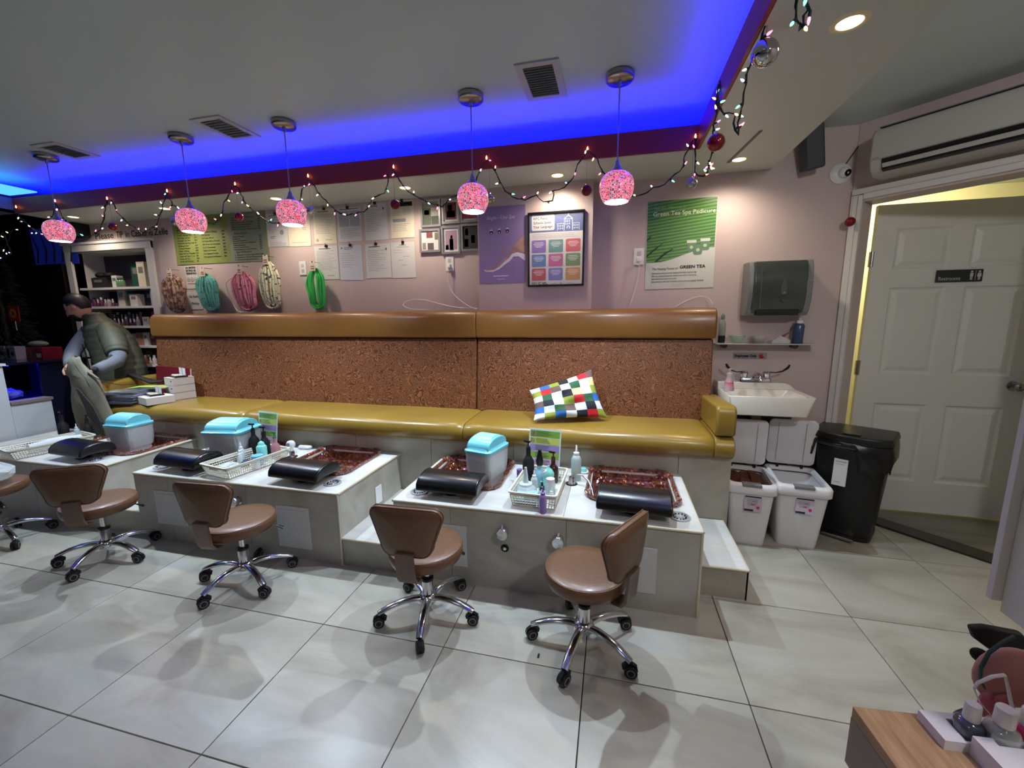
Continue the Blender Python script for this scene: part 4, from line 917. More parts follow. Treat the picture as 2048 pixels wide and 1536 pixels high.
def pbox(x0, x1, y0, d, z, h, col, label, tilt=0):
    t = thing('product_box', label, 'box', ((x0+x1)/2, y0+d/2, z), 0, None)
    w_ = x1-x0
    obj('carton', MB().box(-w_/2, w_/2, -d/2, d/2, 0, h), mat('carton %d%d%d' % col, col, .5), t, bevel=.0015)
    obj('front_print', MB().box(-w_*.3, w_*.3, -d/2-.001, -d/2+.0005, h*.55, h*.8), mat('carton print', (110, 104, 100), .6), t)
    return t
# top shelf
z0 = SHZ[0]
pbox(-5.30, -5.12, 3.30, .14, z0, .105, (40, 40, 44), 'black box on the top shelf under two dark hats'); pbox(-5.02, -4.95, 3.30, .06, z0, .12, (200, 200, 198), 'white card box on the top shelf, tilted forward')
pbox(-4.86, -4.73, 3.38, .1, z0, .25, (30, 70, 58), 'tall dark green box on the top shelf'); pbox(-4.72, -4.62, 3.34, .1, z0, .25, (196, 190, 168), 'tall cream box on the top shelf')
pbox(-4.61, -4.53, 3.40, .1, z0, .22, (130, 96, 64), 'brown box beside the tall cream box on the top shelf'); pbox(-4.52, -4.46, 3.34, .06, z0, .24, (206, 206, 200), 'narrow white box on the top shelf, rightmost tall one')
for k in range(2):
    h = thing('dark_hat', ('dark rounded cap', 'second dark rounded cap, nearer the green box')[k]+' on the black box of the top shelf', 'hat', (-5.26+k*.12, 3.37, z0+.106)); obj('crown', MB().ball((0, 0, .028), .055, .05, .03, 12, 6), MATTE, h, smooth=True); obj('brim', MB().lathe([(.001, 0), (.062, 0), (.062, .004), (.001, .006)], n=16), MATTE, h)
for k in range(3): put_bottle(-4.93+k*.03, 3.30, z0, 1, (90, 120, 84), (60, 90, 66), ('green bottle on the top shelf before the dark green box', 'second green bottle before the dark green box', 'third green bottle before the dark green box')[k])
# second shelf
z0 = SHZ[1]
for k in range(14):
    put_bottle(-5.36+(k % 7)*.052+.01*(k//7), 3.30+.06*(k//7), z0, k % 2, random.choice([(150, 130, 140), (120, 100, 118), (180, 170, 176), (84, 40, 66)]), random.choice([(210, 206, 206), (40, 38, 44)]), 'assorted small bottle in the cluster at the left end of the second shelf')
pbox(-4.99, -4.90, 3.31, .1, z0, .17, (178, 172, 160), 'beige box in the middle of the second shelf'); pbox(-4.86, -4.82, 3.31, .1, z0, .15, (40, 84, 74), 'thin teal box on the second shelf'); pbox(-4.80, -4.70, 3.29, .07, z0, .12, (196, 190, 184), 'white box with dark print leaning on the second shelf'); pbox(-4.70, -4.52, 3.36, .12, z0, .15, (26, 24, 34), 'wide black box on the second shelf'); pbox(-4.51, -4.43, 3.28, .08, z0, .15, (176, 190, 214), 'pale blue patterned bag box at the right end of the second shelf')
# third shelf : two dense rows of dark polish
z0 = SHZ[2]
for k in range(26):
    put_bottle(-5.38+(k % 13)*.053, 3.30+.07*(k//13), z0+(.045 if k//13 else 0), 0 if k % 3 else 1, random.choice([(60, 44, 62), (92, 60, 84), (110, 96, 108), (40, 34, 48)]), random.choice([(196, 192, 196), (36, 34, 40), (170, 160, 170)]), 'small dark polish bottle in the dense rows of the third shelf')
pbox(-4.66, -4.58, 3.28, .06, z0, .09, (150, 150, 148), 'grey box before the polish rows of the third shelf'); pbox(-4.56, -4.43, 3.30, .13, z0, .14, (150, 40, 96), 'magenta box at the right end of the third shelf')
z0 = SHZ[3]
for k in range(16): put_bottle(-5.36+(k % 8)*.06, 3.30+.07*(k//8), z0, k % 2, random.choice([(60, 50, 74), (40, 34, 50), (90, 80, 100)]), (150, 144, 156), 'small dark bottle on the fourth shelf behind the person')
for k in range(4): pbox(-4.85+k*.052, -4.80+k*.052, 3.29, .1, z0, .12+.01*(k % 2), ((190, 186, 186), (170, 130, 110), (176, 120, 100), (206, 200, 196))[k], ('white', 'tan', 'rust', 'cream')[k]+' narrow box standing on the fourth shelf')
pbox(-4.62, -4.55, 3.30, .1, z0, .13, (70, 36, 34), 'dark red box on the fourth shelf'); pbox(-4.53, -4.44, 3.29, .1, z0, .155, (160, 36, 84), 'pink box at the right end of the fourth shelf')
z0 = SHZ[4]
for k in range(14): put_bottle(-4.98+(k % 9)*.058, 3.28+.07*(k//9), z0, k % 2, random.choice([(150, 90, 84), (196, 178, 168), (120, 40, 52)]), (210, 200, 194), 'small reddish bottle on the fifth shelf beside the bench end')
for k in range(5): pbox(-4.95+k*.1, -4.88+k*.1, 3.40, .1, z0, .13, ((90, 30, 40), (160, 140, 130), (110, 44, 50), (176, 160, 150), (80, 36, 40))[k], ('maroon', 'beige', 'brick red', 'sand', 'wine red')[k]+' box at the back of the fifth shelf')
z0 = SHZ[5]
for k in range(5): pbox(-4.9+k*.09, -4.83+k*.09, 3.30, .12, z0, .12, ((30, 30, 70), (50, 50, 90), (120, 120, 150), (40, 40, 80), (90, 84, 130))[k], ('navy', 'indigo', 'pale grey', 'slate blue', 'violet')[k]+' box on the lowest visible shelf by the bench')
bx = thing('wall_speaker', 'small black box speaker high on the wall above the shelves at left', 'speaker', (-5.22, 3.2, 2.30)); obj('cabinet', MB().box(-.1, .1, -.09, .05, -.055, .065), MATTE, bx, bevel=.006); obj('grille', MB().box(-.085, .085, -.094, -.09, -.045, .055), BLACK, bx)
# ---------------------------------------------------------------- dark left corner, its shade put into dark materials
NAV = mat('blue lit glass', (30, 50, 150), .5, emis=(20, 34, 120), es=.25, noise=(9, (10, 16, 60), 2.2))  # blue light on the pane put in as colour and weak glow
dk = thing('blue_window', 'blue lit window pane with dark branches in the far left corner', 'window', (-5.65, 3.24, 2.2)); off = dk.location
obj('pane', MB(off).box(-5.95, -5.33, 3.235, 3.245, 2.0, 2.365), NAV, dk)
br = MB(off)
for k in range(5): br.tube([(-5.9+k*.12, 3.23, 2.02), (-5.86+k*.12, 3.225, 2.15), (-5.92+k*.13, 3.228, 2.3)], [.008, .006, .003], 5)
obj('branch', br, MATTE, dk, smooth=True)
struct('wall_dark', MB().box(-6.3, -5.52, 3.2, 3.249, .0, 2.0).box(-6.3, -5.95, 3.2, 3.249, 2.0, 2.37), mat('unlit dark', (7, 7, 11), .4))  # near-black colour stands in for the lack of light on this wall
tr = thing('christmas_tree', 'dark green christmas tree in the unlit far left corner', 'tree', (-5.93, 2.90, 1.055)); random.seed(5)
lf = MB()
for k in range(1300):
    z = random.random()**1.2*1.15; r_ = .25*(1-z/1.25)*(0.55+.5*random.random()); a = random.uniform(0, 2*PI)
    c = Vector((r_*math.cos(a), r_*math.sin(a), z)); d = Vector((math.cos(a), math.sin(a), -.35+random.uniform(-.3, .3))).normalized()*.075; s_ = d.cross(Vector((0, 0, 1))).normalized()*.008
    lf.add([c-s_, c+s_, c+d], [(0, 1, 2)])
    s2 = Vector((0, 0, .008)); lf.add([c-s2, c+s2, c+d*.9], [(0, 1, 2)])
obj('needles', lf, mat('dark needles', (14, 34, 28), .7), tr, kind='stuff'); obj('trunk', MB().cyl((0, 0, 0), (0, 0, 1.15), .03, .006), mat('trunk brown', (40, 28, 20), .8), tr)
random.seed(12)
garland([Vector((-5.72, 2.6, 2.30)), Vector((-5.6, 2.62, 2.18)), Vector((-5.5, 2.6, 2.24)), Vector((-5.42, 2.62, 2.1)), Vector((-5.3, 2.7, 2.2)), Vector((-5.25, 2.7, 2.02)), Vector((-5.6, 2.8, 2.0)), Vector((-5.7, 2.9, 2.12)), Vector((-5.65, 2.95, 2.3)), Vector((-5.4, 3.0, 2.26))], 'faint lights standing in for window reflections in the dark far left corner', 'wbpwyb', .13, 13)  # bulbs added in place of light reflections in the dark window
rs = thing('red_lucky_card', 'small red and gold paper square on a stick in the dark corner', 'decoration', at(30, 640, 'y', 2.85)); obj('card', MB().box(-.075, .075, -.004, 0, -.01, .135), mat('red card', (150, 26, 22), .6), rs, rot=(0, R(4), 0)); obj('gold_print', MB().lathe([(.02, 0), (.034, .001), (.046, 0)], n=12, M=Matrix.Translation((0, -.006, .062)) @ Matrix.Rotation(PI/2, 4, 'X'), cap=False), mat('gold print', (190, 140, 40), .4), rs); obj('stick', MB().cyl((0, 0, -.1), (0, 0, 0), .003, n=6), TRIM, rs)
# desk with blue light
BLU = (50, 70, 255)
ds = thing('display_desk', 'dark open display desk lit blue inside, left of the standing person', 'desk', (-5.75, 2.9, 0)); off = ds.location
DM = mat('desk laminate', (30, 32, 58), .3)
obj('top', MB(off).box(-6.2, -5.30, 2.55, 3.19, 1.03, 1.05), mat('desk glass top', (30, 34, 60), .15), ds)
obj('back', MB(off).box(-6.2, -5.35, 3.14, 3.16, .3, 1.03), DM, ds); obj('side', MB(off).box(-5.36, -5.33, 2.78, 3.16, .3, 1.03), DM, ds); obj('tray', MB(off).box(-6.2, -5.34, 2.50, 3.15, .66, .675), DM, ds)
obj('led_strip', MB(off).box(-6.1, -5.4, 2.60, 2.61, 1.018, 1.029), mat('blue led', (60, 90, 255), .5, emis=(40, 70, 255), es=7), ds)
lamp('AREA', (-5.75, 2.75, 1.02), 3.0, (10, 20, 255), (0, 0, 0), shape='RECTANGLE', size=.8, size_y=.12)
for k, c_ in enumerate(((150, 146, 160), (160, 156, 166), (146, 142, 156))):
    b = thing('gift_box', ('leftmost', 'middle', 'rightmost')[k]+' of three pale boxes with black logos standing on the display desk', 'box', (-5.99+k*.145, 2.83, 1.05)); obj('carton', MB().box(-.062, .062, -.04, .04, 0, .13), mat('gift %d' % k, c_, .5), b, bevel=.002); obj('bar', MB().box(-.045, -.02, -.042, -.04, .02, .11), MATTE, b); obj('disc_print', MB().lathe([(.001, 0), (.02, 0)], n=12, M=Matrix.Translation((.02, -.0415, .06)) @ Matrix.Rotation(PI/2, 4, 'X')), GREY, b)
b = thing('red_box', 'flat dark red box lying on the display desk', 'box', (-5.55, 2.95, 1.05)); obj('carton', MB().box(-.13, .13, -.08, .08, 0, .115), mat('dark red card', (120, 18, 40), .45), b, bevel=.003); obj('label', MB().box(.05, .11, -.082, -.08, .02, .06), PAPER, b)
b = thing('cloth_bundle', 'folded pale bundle on top of the dark red box', 'bundle', (-5.60, 2.95, 1.166)); obj('cloth', MB().ball((0, 0, .03), .11, .06, .032, 14, 7), mat('bundle cloth', (120, 130, 116), .8), b, smooth=True)
b = thing('clear_bag', 'crumpled clear bag glowing blue on the tray of the display desk', 'bag', (-5.72, 2.70, .676)); random.seed(8)
m_ = MB(); m_.ball((0, 0, .05), .16, .10, .05, 16, 8); m_.v = [(x+random.uniform(-.012, .012), y+random.uniform(-.012, .012), max(.002, z+random.uniform(-.012, .012))) for x, y, z in m_.v]; obj('film', m_, BAGM, b)
b = thing('small_bin', 'small open bin glowing blue at the left edge of the display desk', 'bin', (-5.75, 2.62, .676)); obj('bucket', MB().taper(0, 0, 0, .16, .09, .09, .12, .12), WPLA, b)
# white partition
pt = struct('wall_partition', MB().box(-4.97, -4.905, -.5, 2.335, 0, 1.06).box(-4.97, -4.905, 2.335, 2.60, 0, .725), mat('partition white', (196, 200, 200), .5), bevel=.003)
struct('trim_ledge', MB().box(-5.02, -4.895, 2.337, 2.61, .727, .75), mat('ledge wood', (128, 116, 100), .5))
struct('trim_cap', MB().box(-4.99, -4.89, -.5, 2.35, 1.06, 1.08), WHITE)
# ---------------------------------------------------------------- person
def skin(name, pts, edges, m, parent, levels=2, off=None, **p):
    me = bpy.data.meshes.new(name); o_ = Vector(off) if off is not None else Vector()
    me.from_pydata([tuple(Vector(q[:3])-o_) for q in pts], edges, [])
    o = bpy.data.objects.new(name, me); C.objects.link(o); o.parent = parent; me.materials.append(m)
    sk = o.modifiers.new('s', 'SKIN'); sk.use_smooth_shade = True; sk.branch_smoothing = .4
    if not me.skin_vertices:
        bm = bmesh.new(); bm.from_mesh(me); bm.verts.layers.skin.verify(); bm.to_mesh(me); bm.free()
    for i, q in enumerate(pts):
        r_ = q[3]; me.skin_vertices[0].data[i].radius = (r_, q[4] if len(q) > 4 else r_); me.skin_vertices[0].data[i].use_root = (i == 0)
    s = o.modifiers.new('d', 'SUBSURF'); s.levels = levels; s.render_levels = levels
    for a, b_ in p.items(): o[a] = b_
    return o
SKIN = mat('skin', (196, 142, 120), .5)
pe = thing('person', 'person in olive puffer vest, grey sleeves and black mask, bending over a tan bag', 'person', (-5.0, 3.0, 0)); off = pe.location
# body : pelvis root, torso, neck, legs, arms (one continuous surface)
B_ = [(-4.66, 3.02, .92, .15, .12), (-4.67, 3.02, 1.06, .14, .11), (-4.71, 3.01, 1.20, .15, .11), (-4.75, 3.0, 1.33, .12, .10), (-4.81, 2.97, 1.42, .055), (-4.85, 2.94, 1.48, .05),
      (-4.70, 2.99, .78, .10), (-4.70, 2.98, .50, .07), (-4.69, 3.0, .12, .05), (-4.75, 2.93, .05, .045, .04),
      (-4.58, 3.08, .78, .10), (-4.56, 3.1, .50, .07), (-4.55, 3.12, .12, .05), (-4.61, 3.05, .05, .045, .04),
      (-4.60, 2.94, 1.29, .055), (-4.43, 2.86, 1.11, .036), (-4.31, 2.60, 1.01, .026), (-4.295, 2.575, 1.0, .024),
      (-4.87, 2.94, 1.30, .05), (-4.92, 2.84, 1.13, .034), (-4.64, 2.63, 1.04, .026), (-4.58, 2.60, 1.03, .024)]
E_ = [(0, 1), (1, 2), (2, 3), (3, 4), (4, 5), (0, 6), (6, 7), (7, 8), (8, 9), (0, 10), (10, 11), (11, 12), (12, 13), (3, 14), (14, 15), (15, 16), (16, 17), (3, 18), (18, 19), (19, 20), (20, 21)]
skin('body', B_, E_, mat('dark trousers', (26, 26, 32), .8), pe, 2, off)
HM = Matrix.Translation(Vector((-4.885, 2.90, 1.545))-off) @ Matrix.Rotation(R(-60), 4, 'Z') @ Matrix.Rotation(R(34), 4, 'X')
hd = MB(); hd.ball((0, 0, 0), .073, .092, .112, 24, 16)
V = []
for x, y, z in hd.v:
    if z < -.02: k = 1+(z+.02)*2.2; x *= max(.6, k); y = y*max(.75, 1+(z+.02)*1.2)-(.012 if y < 0 else 0)
    if y < 0 and abs(x) < .02 and -.04 < z < .02: y -= .016
    V.append((x, y, z))
hd.v = [tuple(HM @ Vector(v)) for v in V]
head = obj('head', hd, SKIN, pe, smooth=2)
er = MB()
for s in (-1, 1):
    er = MB().ball((s*.074, .008, -.005), .008, .017, .028, 10, 6, M=HM); obj('ear', er, SKIN, head, smooth=2)
    ey = MB().ball((s*.028, -.083, .008), .013, .006, .006, 10, 6, M=HM); obj('eye', ey, mat('eye dark', (30, 22, 20), .4), head, smooth=2)
    ey = MB().ball((s*.028, -.085, .028), .018, .004, .003, 8, 5, M=HM); obj('eyebrow', ey, mat('eye dark', (30, 22, 20), .4), head, smooth=2)
hr = MB().ball((0, .018, .026), .082, .095, .102, 24, 14)
V = []
for x, y, z in hr.v:
    if y < -.03 and z < .06: y = -.03-(y+.03)*.1
    z = max(z, -.075 if y > .02 else .03)
    V.append((x*(1+.02*math.sin(z*260)), y, z+.006*math.sin(x*120)*(1 if z > .08 else 0)))
hr.v = [tuple(HM @ Vector(v)) for v in V]; obj('hair', hr, mat('dark hair', (16, 13, 12), .5), pe, smooth=2)
mk = MB(); rr = []
for z, yo, xo in ((-.018, -.100, .052), (-.03, -.112, .062), (-.055, -.115, .060), (-.085, -.100, .050), (-.105, -.075, .036)):
    rr.append([(xo*math.sin(a), yo*math.cos(a)*.98-.004, z) for a in [(-1.2+2.4*i/12) for i in range(13)]])
mk.loft(rr, cap=False, close=False, M=HM); mko = obj('face_mask', mk, mat('black mask', (18, 18, 20), .8), pe, smooth=2); so = mko.modifiers.new('so', 'SOLIDIFY'); so.thickness = .003
for s in (-1, 1): obj('mask_loop', MB().tube([HM @ Vector(p) for p in ((s*.055, -.055, -.03), (s*.072, -.02, -.015), (s*.078, .012, .015))], .0018, 5), mat('black mask', (1, 1, 1)), mko)
OL = mat('olive puffer', (78, 79, 62), .6, noise=(14, (62, 64, 50), 2), bump=(90, .3))
vs_ = MB(); rings = []; n = 30
cl_ = [(-4.64, 3.02, .80), (-4.65, 3.02, .95), (-4.68, 3.02, 1.10), (-4.72, 3.01, 1.23), (-4.76, 2.99, 1.34), (-4.80, 2.98, 1.41), (-4.825, 2.96, 1.48)]
rd = [(.215, .16), (.22, .165), (.215, .16), (.215, .155), (.175, .13), (.105, .09), (.072, .072)]
for i in range(len(cl_)-1):
    for k in range(7):
        u = k/7; a, b_ = Vector(cl_[i]), Vector(cl_[i+1]); c_ = a.lerp(b_, u); rx = rd[i][0]*(1-u)+rd[i+1][0]*u; ry = rd[i][1]*(1-u)+rd[i+1][1]*u
        pf = .975+.075*abs(math.sin((c_.z-.80)*PI/.058))**.5
        rings.append([(c_.x+rx*pf*math.cos(2*PI*j/n), c_.y+ry*pf*math.sin(2*PI*j/n), c_.z+.03*math.cos(2*PI*j/n)+.004*math.sin(j*2.3)) for j in range(n)])
vs_.loft(rings); vs_.v = [tuple(Vector(v)-off) for v in vs_.v]
ves = obj('puffer_vest', vs_, OL, pe, smooth=2)
obj('zip', MB(off).tube([(-4.78, 2.855, .86), (-4.82, 2.86, 1.10), (-4.88, 2.87, 1.28)], .004, 6), BLACK, ves)
GS = mat('grey knit sleeve', (108, 112, 120), .85, bump=(160, .3))
def puff(pts, rr):
    P = [Vector(p) for p in pts]; out = []; ro = []
    for i in range(len(P)-1):
        for k in range(8): out.append(P[i].lerp(P[i+1], k/8)); ro.append((rr[i]*(1-k/8)+rr[i+1]*k/8)*(.97+.06*abs(math.sin((i*8+k)*PI/5))))
    out.append(P[-1]); ro.append(rr[-1]*.9); return out, ro
a_, b_ = puff([(-4.66, 2.96, 1.35), (-4.56, 2.93, 1.27), (-4.47, 2.89, 1.17), (-4.435, 2.87, 1.12)], [.085, .095, .088, .078])
obj('shoulder_cap', MB(off).tube(a_, b_, 16), OL, ves, smooth=2)
sl = MB(off).tube([(-4.48, 2.89, 1.18), (-4.425, 2.865, 1.10), (-4.40, 2.82, 1.055), (-4.36, 2.73, 1.03), (-4.325, 2.65, 1.015), (-4.31, 2.61, 1.008)], [.055, .065, .064, .054, .046, .042], 14); obj('sleeve', sl, GS, pe, smooth=2)
sl = MB(off).tube([(-4.86, 2.95, 1.33), (-4.92, 2.87, 1.20), (-4.92, 2.82, 1.13), (-4.79, 2.72, 1.07), (-4.66, 2.64, 1.045)], [.068, .062, .058, .05, .044], 14); obj('sleeve', sl, GS, pe, smooth=2)
def hand(w_, d, up, parent, curl=.8, side=1):
    """w_ wrist, d finger direction, up back-of-hand normal"""
    w_, d, up = Vector(w_), Vector(d).normalized(), Vector(up).normalized(); s = d.cross(up).normalized()*side; up = s.cross(d).normalized()*side
    pts = [(*w_, .024, .019), (*(w_+d*.045), .034, .015), (*(w_+d*.08), .036, .013)]; ed = [(0, 1), (1, 2)]
    hn = skin('hand', pts, ed, SKIN, parent, 2, off)
    for k, ln in enumerate((.066, .075, .070, .055)):
        b_ = w_+d*.078+s*(.027-.018*k); a = b_; pp = [(*(w_+d*.05+s*(.018-.012*k)), .009), (*b_, .0095)]; ang = .25
        for q, f_ in enumerate((.42, .32, .26)):
            dd = d*math.cos(ang)-up*math.sin(ang); a = a+dd*ln*f_; pp.append((*a, .0086-.0008*q)); ang += curl*.75
        skin('finger', pp, [(i, i+1) for i in range(4)], SKIN, hn, 2, off)
    a = w_+d*.02+s*.022; q1 = a+(d*.55+s*.8-up*.2).normalized()*.04; q2 = q1+(d*.9+s*.3-up*.45).normalized()*.03; q3 = q2+(d*.9-up*.6).normalized()*.022
    skin('thumb', [(*a, .013), (*q1, .0115), (*q2, .0098), (*q3, .0085)], [(0, 1), (1, 2), (2, 3)], SKIN, hn, 2, off)
hand((-4.30, 2.59, 1.003), (-.8, -.5, -.3), (.1, -.6, .8), pe, .75, -1)
hand((-4.64, 2.62, 1.045), (.8, -.45, -.3), (-.1, -.6, .8), pe, .7, 1)
# tan canvas bag held by the hands
bg = thing('tan_bag', 'tan canvas bag with a dark diagonal fold, held up before the left bench arm', 'bag', (-4.30, 2.47, .47)); boff = bg.location
CAN = mat('tan canvas', (138, 132, 112), .85, noise=(9, (116, 110, 92), 2), bump=(60, .3))
b = MB(boff); rings = []; random.seed(4); n = 26
BR = ((150, 716, 9), (151, 728, 12), (158, 748, 24), (170, 758, 26), (173, 775, 30), (178, 800, 34), (186, 825, 38), (196, 848, 42), (206, 868, 40), (212, 884, 26))
for px_, py_, hw_ in BR:
    c_ = at(px_, py_, 'y', 2.535); e_ = at(px_+hw_, py_, 'y', 2.535); rx = e_.x-c_.x
    rings.append([(c_.x+rx*math.cos(2*PI*j/n)*(1+.06*math.sin(j*2.1+py_*.3)), 2.535+min(.04, rx*.4)*math.sin(2*PI*j/n)*(1+.25*math.sin(j*1.7+py_*.2)), max(.475, c_.z+.012*math.sin(j*1.3))) for j in range(n)])
b.loft(rings); obj('sack', b, CAN, bg, smooth=2)
pf = [at(x, y, 'y', 2.475) for x, y in ((151, 776), (158, 780), (185, 812), (202, 845), (203, 862), (176, 832), (168, 812))]
obj('fold', MB(boff).prism([(p.x, p.z) for p in pf], 2.474, 2.482, 'y'), mat('dark fold', (62, 58, 56), .8), bg)
sp_ = [at(x, y, 'y', 2.52) for x, y in ((175, 745), (190, 755), (215, 766), (245, 770), (268, 768))]
obj('strap', MB(boff).tube(sp_, [.006]*5, 6, .4), BLACK, bg)
# ---------------------------------------------------------------- things on the bench
def obj_box(name, label, cat, loc, w_, d, h, m, rz=0, group=None, extra=None):
    t = thing(name, label, cat, loc, rz, group); obj('carton', MB().box(-w_/2, w_/2, -d/2, d/2, 0, h), m, t, bevel=.002)
    if extra: extra(t)
    return t
BXM = mat('white card box', (206, 196, 186), .55)
BZ0 = .716
for k, lb in enumerate(('white drawer box at the bottom of the stack on the bench', 'white drawer box in the middle of the stack on the bench', 'white drawer box at the top of the stack, with sample sticks on it')):
    def ex(t):
        obj('lid_line', MB().box(-.0805, .0805, -.0855, .0855, .058, .060), GREY, t); obj('finger_hole', MB().lathe([(.001, 0), (.007, 0), (.007, .002), (.001, .002)], n=12, M=Matrix.Translation((.055, -.0855, .035)) @ Matrix.Rotation(PI/2, 4, 'X')), MATTE, t)
    obj_box('white_box', lb, 'box', (-3.83, 2.93, BZ0+k*.0665), .16, .17, .064, BXM, R(-17), 'white boxes on the bench', ex)
obj_box('white_box', 'single white drawer box lying in front of the stack on the bench', 'box', (-3.86, 2.725, BZ0), .25, .20, .062, BXM, R(-18), 'white boxes on the bench')
def sampler(loc, label):
    t = thing('sample_display', label, 'display', loc, R(-20)); obj('tray', MB().box(-.07, .07, -.05, .05, 0, .012), BLACK, t)
    for s in (-1, 1): obj('white_flap', MB().prism([(s*.038-.03, .012), (s*.038+.03, .012), (s*.038+.033, .075), (s*.038-.027, .078)], .03, .033, 'y'), WPLA, t)
    obj('sample_tips', MB().box(-.05, .05, -.04, .02, .012, .017).cyl((-.05, -.03, .02), (.03, .0, .022), .004), TAGM, t); return t
sampler((-3.82, 2.92, BZ0+.1995), 'open black nail sample tray with white flaps on top of the box stack')
sampler((-3.87, 2.73, BZ0+.0625), 'open black nail sample tray with white flaps on the single white box')
t = thing('red_folder', 'dark red folder leaning against the bench back behind the white boxes', 'folder', (-4.04, 3.03, .720)); obj('cover', MB().box(-.21, .2, -.008, .008, 0, .265), mat('wine folder', (104, 18, 32), .45), t, bevel=.002, rot=(R(-4), R(2), 0)); obj('edge_sheets', MB().box(.2, .204, -.006, .006, .005, .26), TAGM, t, rot=(R(-4), R(2), 0))
random.seed(31)
mcols = [(40, 44, 60), (150, 160, 190), (190, 190, 196), (90, 100, 130), (30, 32, 40), (120, 110, 120)]
for k in range(9):
    t = thing('magazine', 'x', 'magazine', (-4.12+random.uniform(-.02, .02), 2.70+random.uniform(-.01, .01), BZ0+k*.0115), R(12+random.uniform(-9, 9)), 'pile of glossy magazines on the left end of the bench')
    t['label'] = ('bottom', 'second lowest', 'third', 'fourth', 'middle', 'sixth', 'seventh', 'second highest', 'top')[k]+' glossy magazine of the pile beside the left bench arm'
    obj('pages', MB().box(-.15, .15, -.105, .105, .0, .0095), mat('magazine pages', (130, 134, 146), .4), t)
    obj('cover', MB().box(-.152, .152, -.107, .107, .0095, .0112), mat('magazine %d' % (k % 6), mcols[k % 6], .15, noise=(16, mcols[(k+2) % 6], 3), coat=.6), t)
t = thing('magazine', 'lime green covered magazine lying open on the pile beside the bench arm', 'magazine', (-4.02, 2.83, BZ0+.106), R(18)); obj('pages', MB().box(-.17, .15, -.07, .07, 0, .008), mat('magazine pages', (1, 1, 1)), t); obj('cover', MB().prism([(-.17, .008), (-.05, .016), (.08, .012), (.15, .008), (.15, .010), (.08, .014), (-.05, .018), (-.17, .010)], -.07, .07, 'y'), mat('lime cover', (168, 190, 60), .35, noise=(14, (190, 206, 120), 2)), t)
t = thing('black_garment', 'black strap and garment draped over the left bench arm', 'clothing', (-4.25, 2.9, .9)); obj('cloth', MB(t.location).tube([(-4.45, 2.95, .915), (-4.34, 2.9, .925), (-4.22, 2.88, .90), (-4.1, 2.9, .86), (-4.0, 2.92, .87)], [.02, .03, .03, .045, .03], 10, .35), MATTE, t, smooth=2)
# patterned cushion
cu = thing('cushion', 'square cushion with a colourful checked pattern leaning on the bench back', 'cushion', (-.29, 2.86, .72), R(4))
CUC = [(210, 214, 214), (184, 30, 36), (22, 24, 34), (40, 84, 52), (134, 146, 50), (98, 76, 68), (40, 96, 172), (206, 192, 136)]
cm = [mat('cushion colour %d' % i, c_, .8) for i, c_ in enumerate(CUC)]
grid = ["0700040702", "2050210700", "0403030104"]
random.seed(17)
def cush():
    N_ = 48; V = []; F = []
    BLc, BRc = at(1066, 843, 'z', .725), at(1213, 838, 'z', .725); TLc, TRc = at(1058, 783, 'y', 2.93), at(1181, 741, 'y', 3.0)
    cen = Vector(cu.location); nrm = (BRc-BLc).cross(TRc-BLc).normalized()
    if nrm.y > 0: nrm = -nrm
    for side in (1, -1):
        for i in range(N_+1):
            for j in range(N_+1):
                u, v = i/N_*2-1, j/N_*2-1; th = .062*max(0, (1-u*u)*(1-v*v))**.40
                uu = u*(1-.09*(1-abs(v)**2)*abs(u)**4)*.5+.5; vv = v*(1-.09*(1-abs(u)**2)*abs(v)**4)*.5+.5
                p = BLc.lerp(BRc, uu).lerp(TLc.lerp(TRc, uu), vv)
                w_ = .009*math.sin(u*7+v*5)*(1-u*u)*(1-v*v)+.006*math.sin(u*3-v*11)*(1-u*u)*(1-v*v)-.012*math.exp(-((u-.2)**2+(v+.45)**2)*9)
                p = p+nrm*(side*th+w_*(side > 0)+.03); V.append(tuple(p-cen))
    for s in range(2):
        o_ = s*(N_+1)**2
        for i in range(N_):
            for j in range(N_):
                a = o_+i*(N_+1)+j; q = (a, a+1, a+N_+2, a+N_+1); F.append((q[::-1] if s else q, i, j, s))
    me = bpy.data.meshes.new('cover'); me.from_pydata(V, [], [f[0] for f in F])
    for m in cm: me.materials.append(m)
    G = ["60750143", "07042060", "15020703", "40305014", "07201730", "65040260", "40105073", "03602010"]
    G = ["0715026", "3020410", "1506032", "0240715", "6031040", "0405026", "2160370"]
    G = ["06420153", "41503070", "03027040", "52041360", "60350207", "04602140", "76014032", "20370560"]
    for p, (f_, i, j, s) in zip(me.polygons, F):
        ci, cj = i*7//N_, j*6//N_
        p.material_index = int(G[5-cj][ci]) if (ci+cj) % 2 or G[5-cj][ci] != '0' else 0; p.use_smooth = True
    o = bpy.data.objects.new('cover', me); C.objects.link(o); return o
o = cush(); o.parent = cu
cu.rotation_euler = (0, 0, 0)
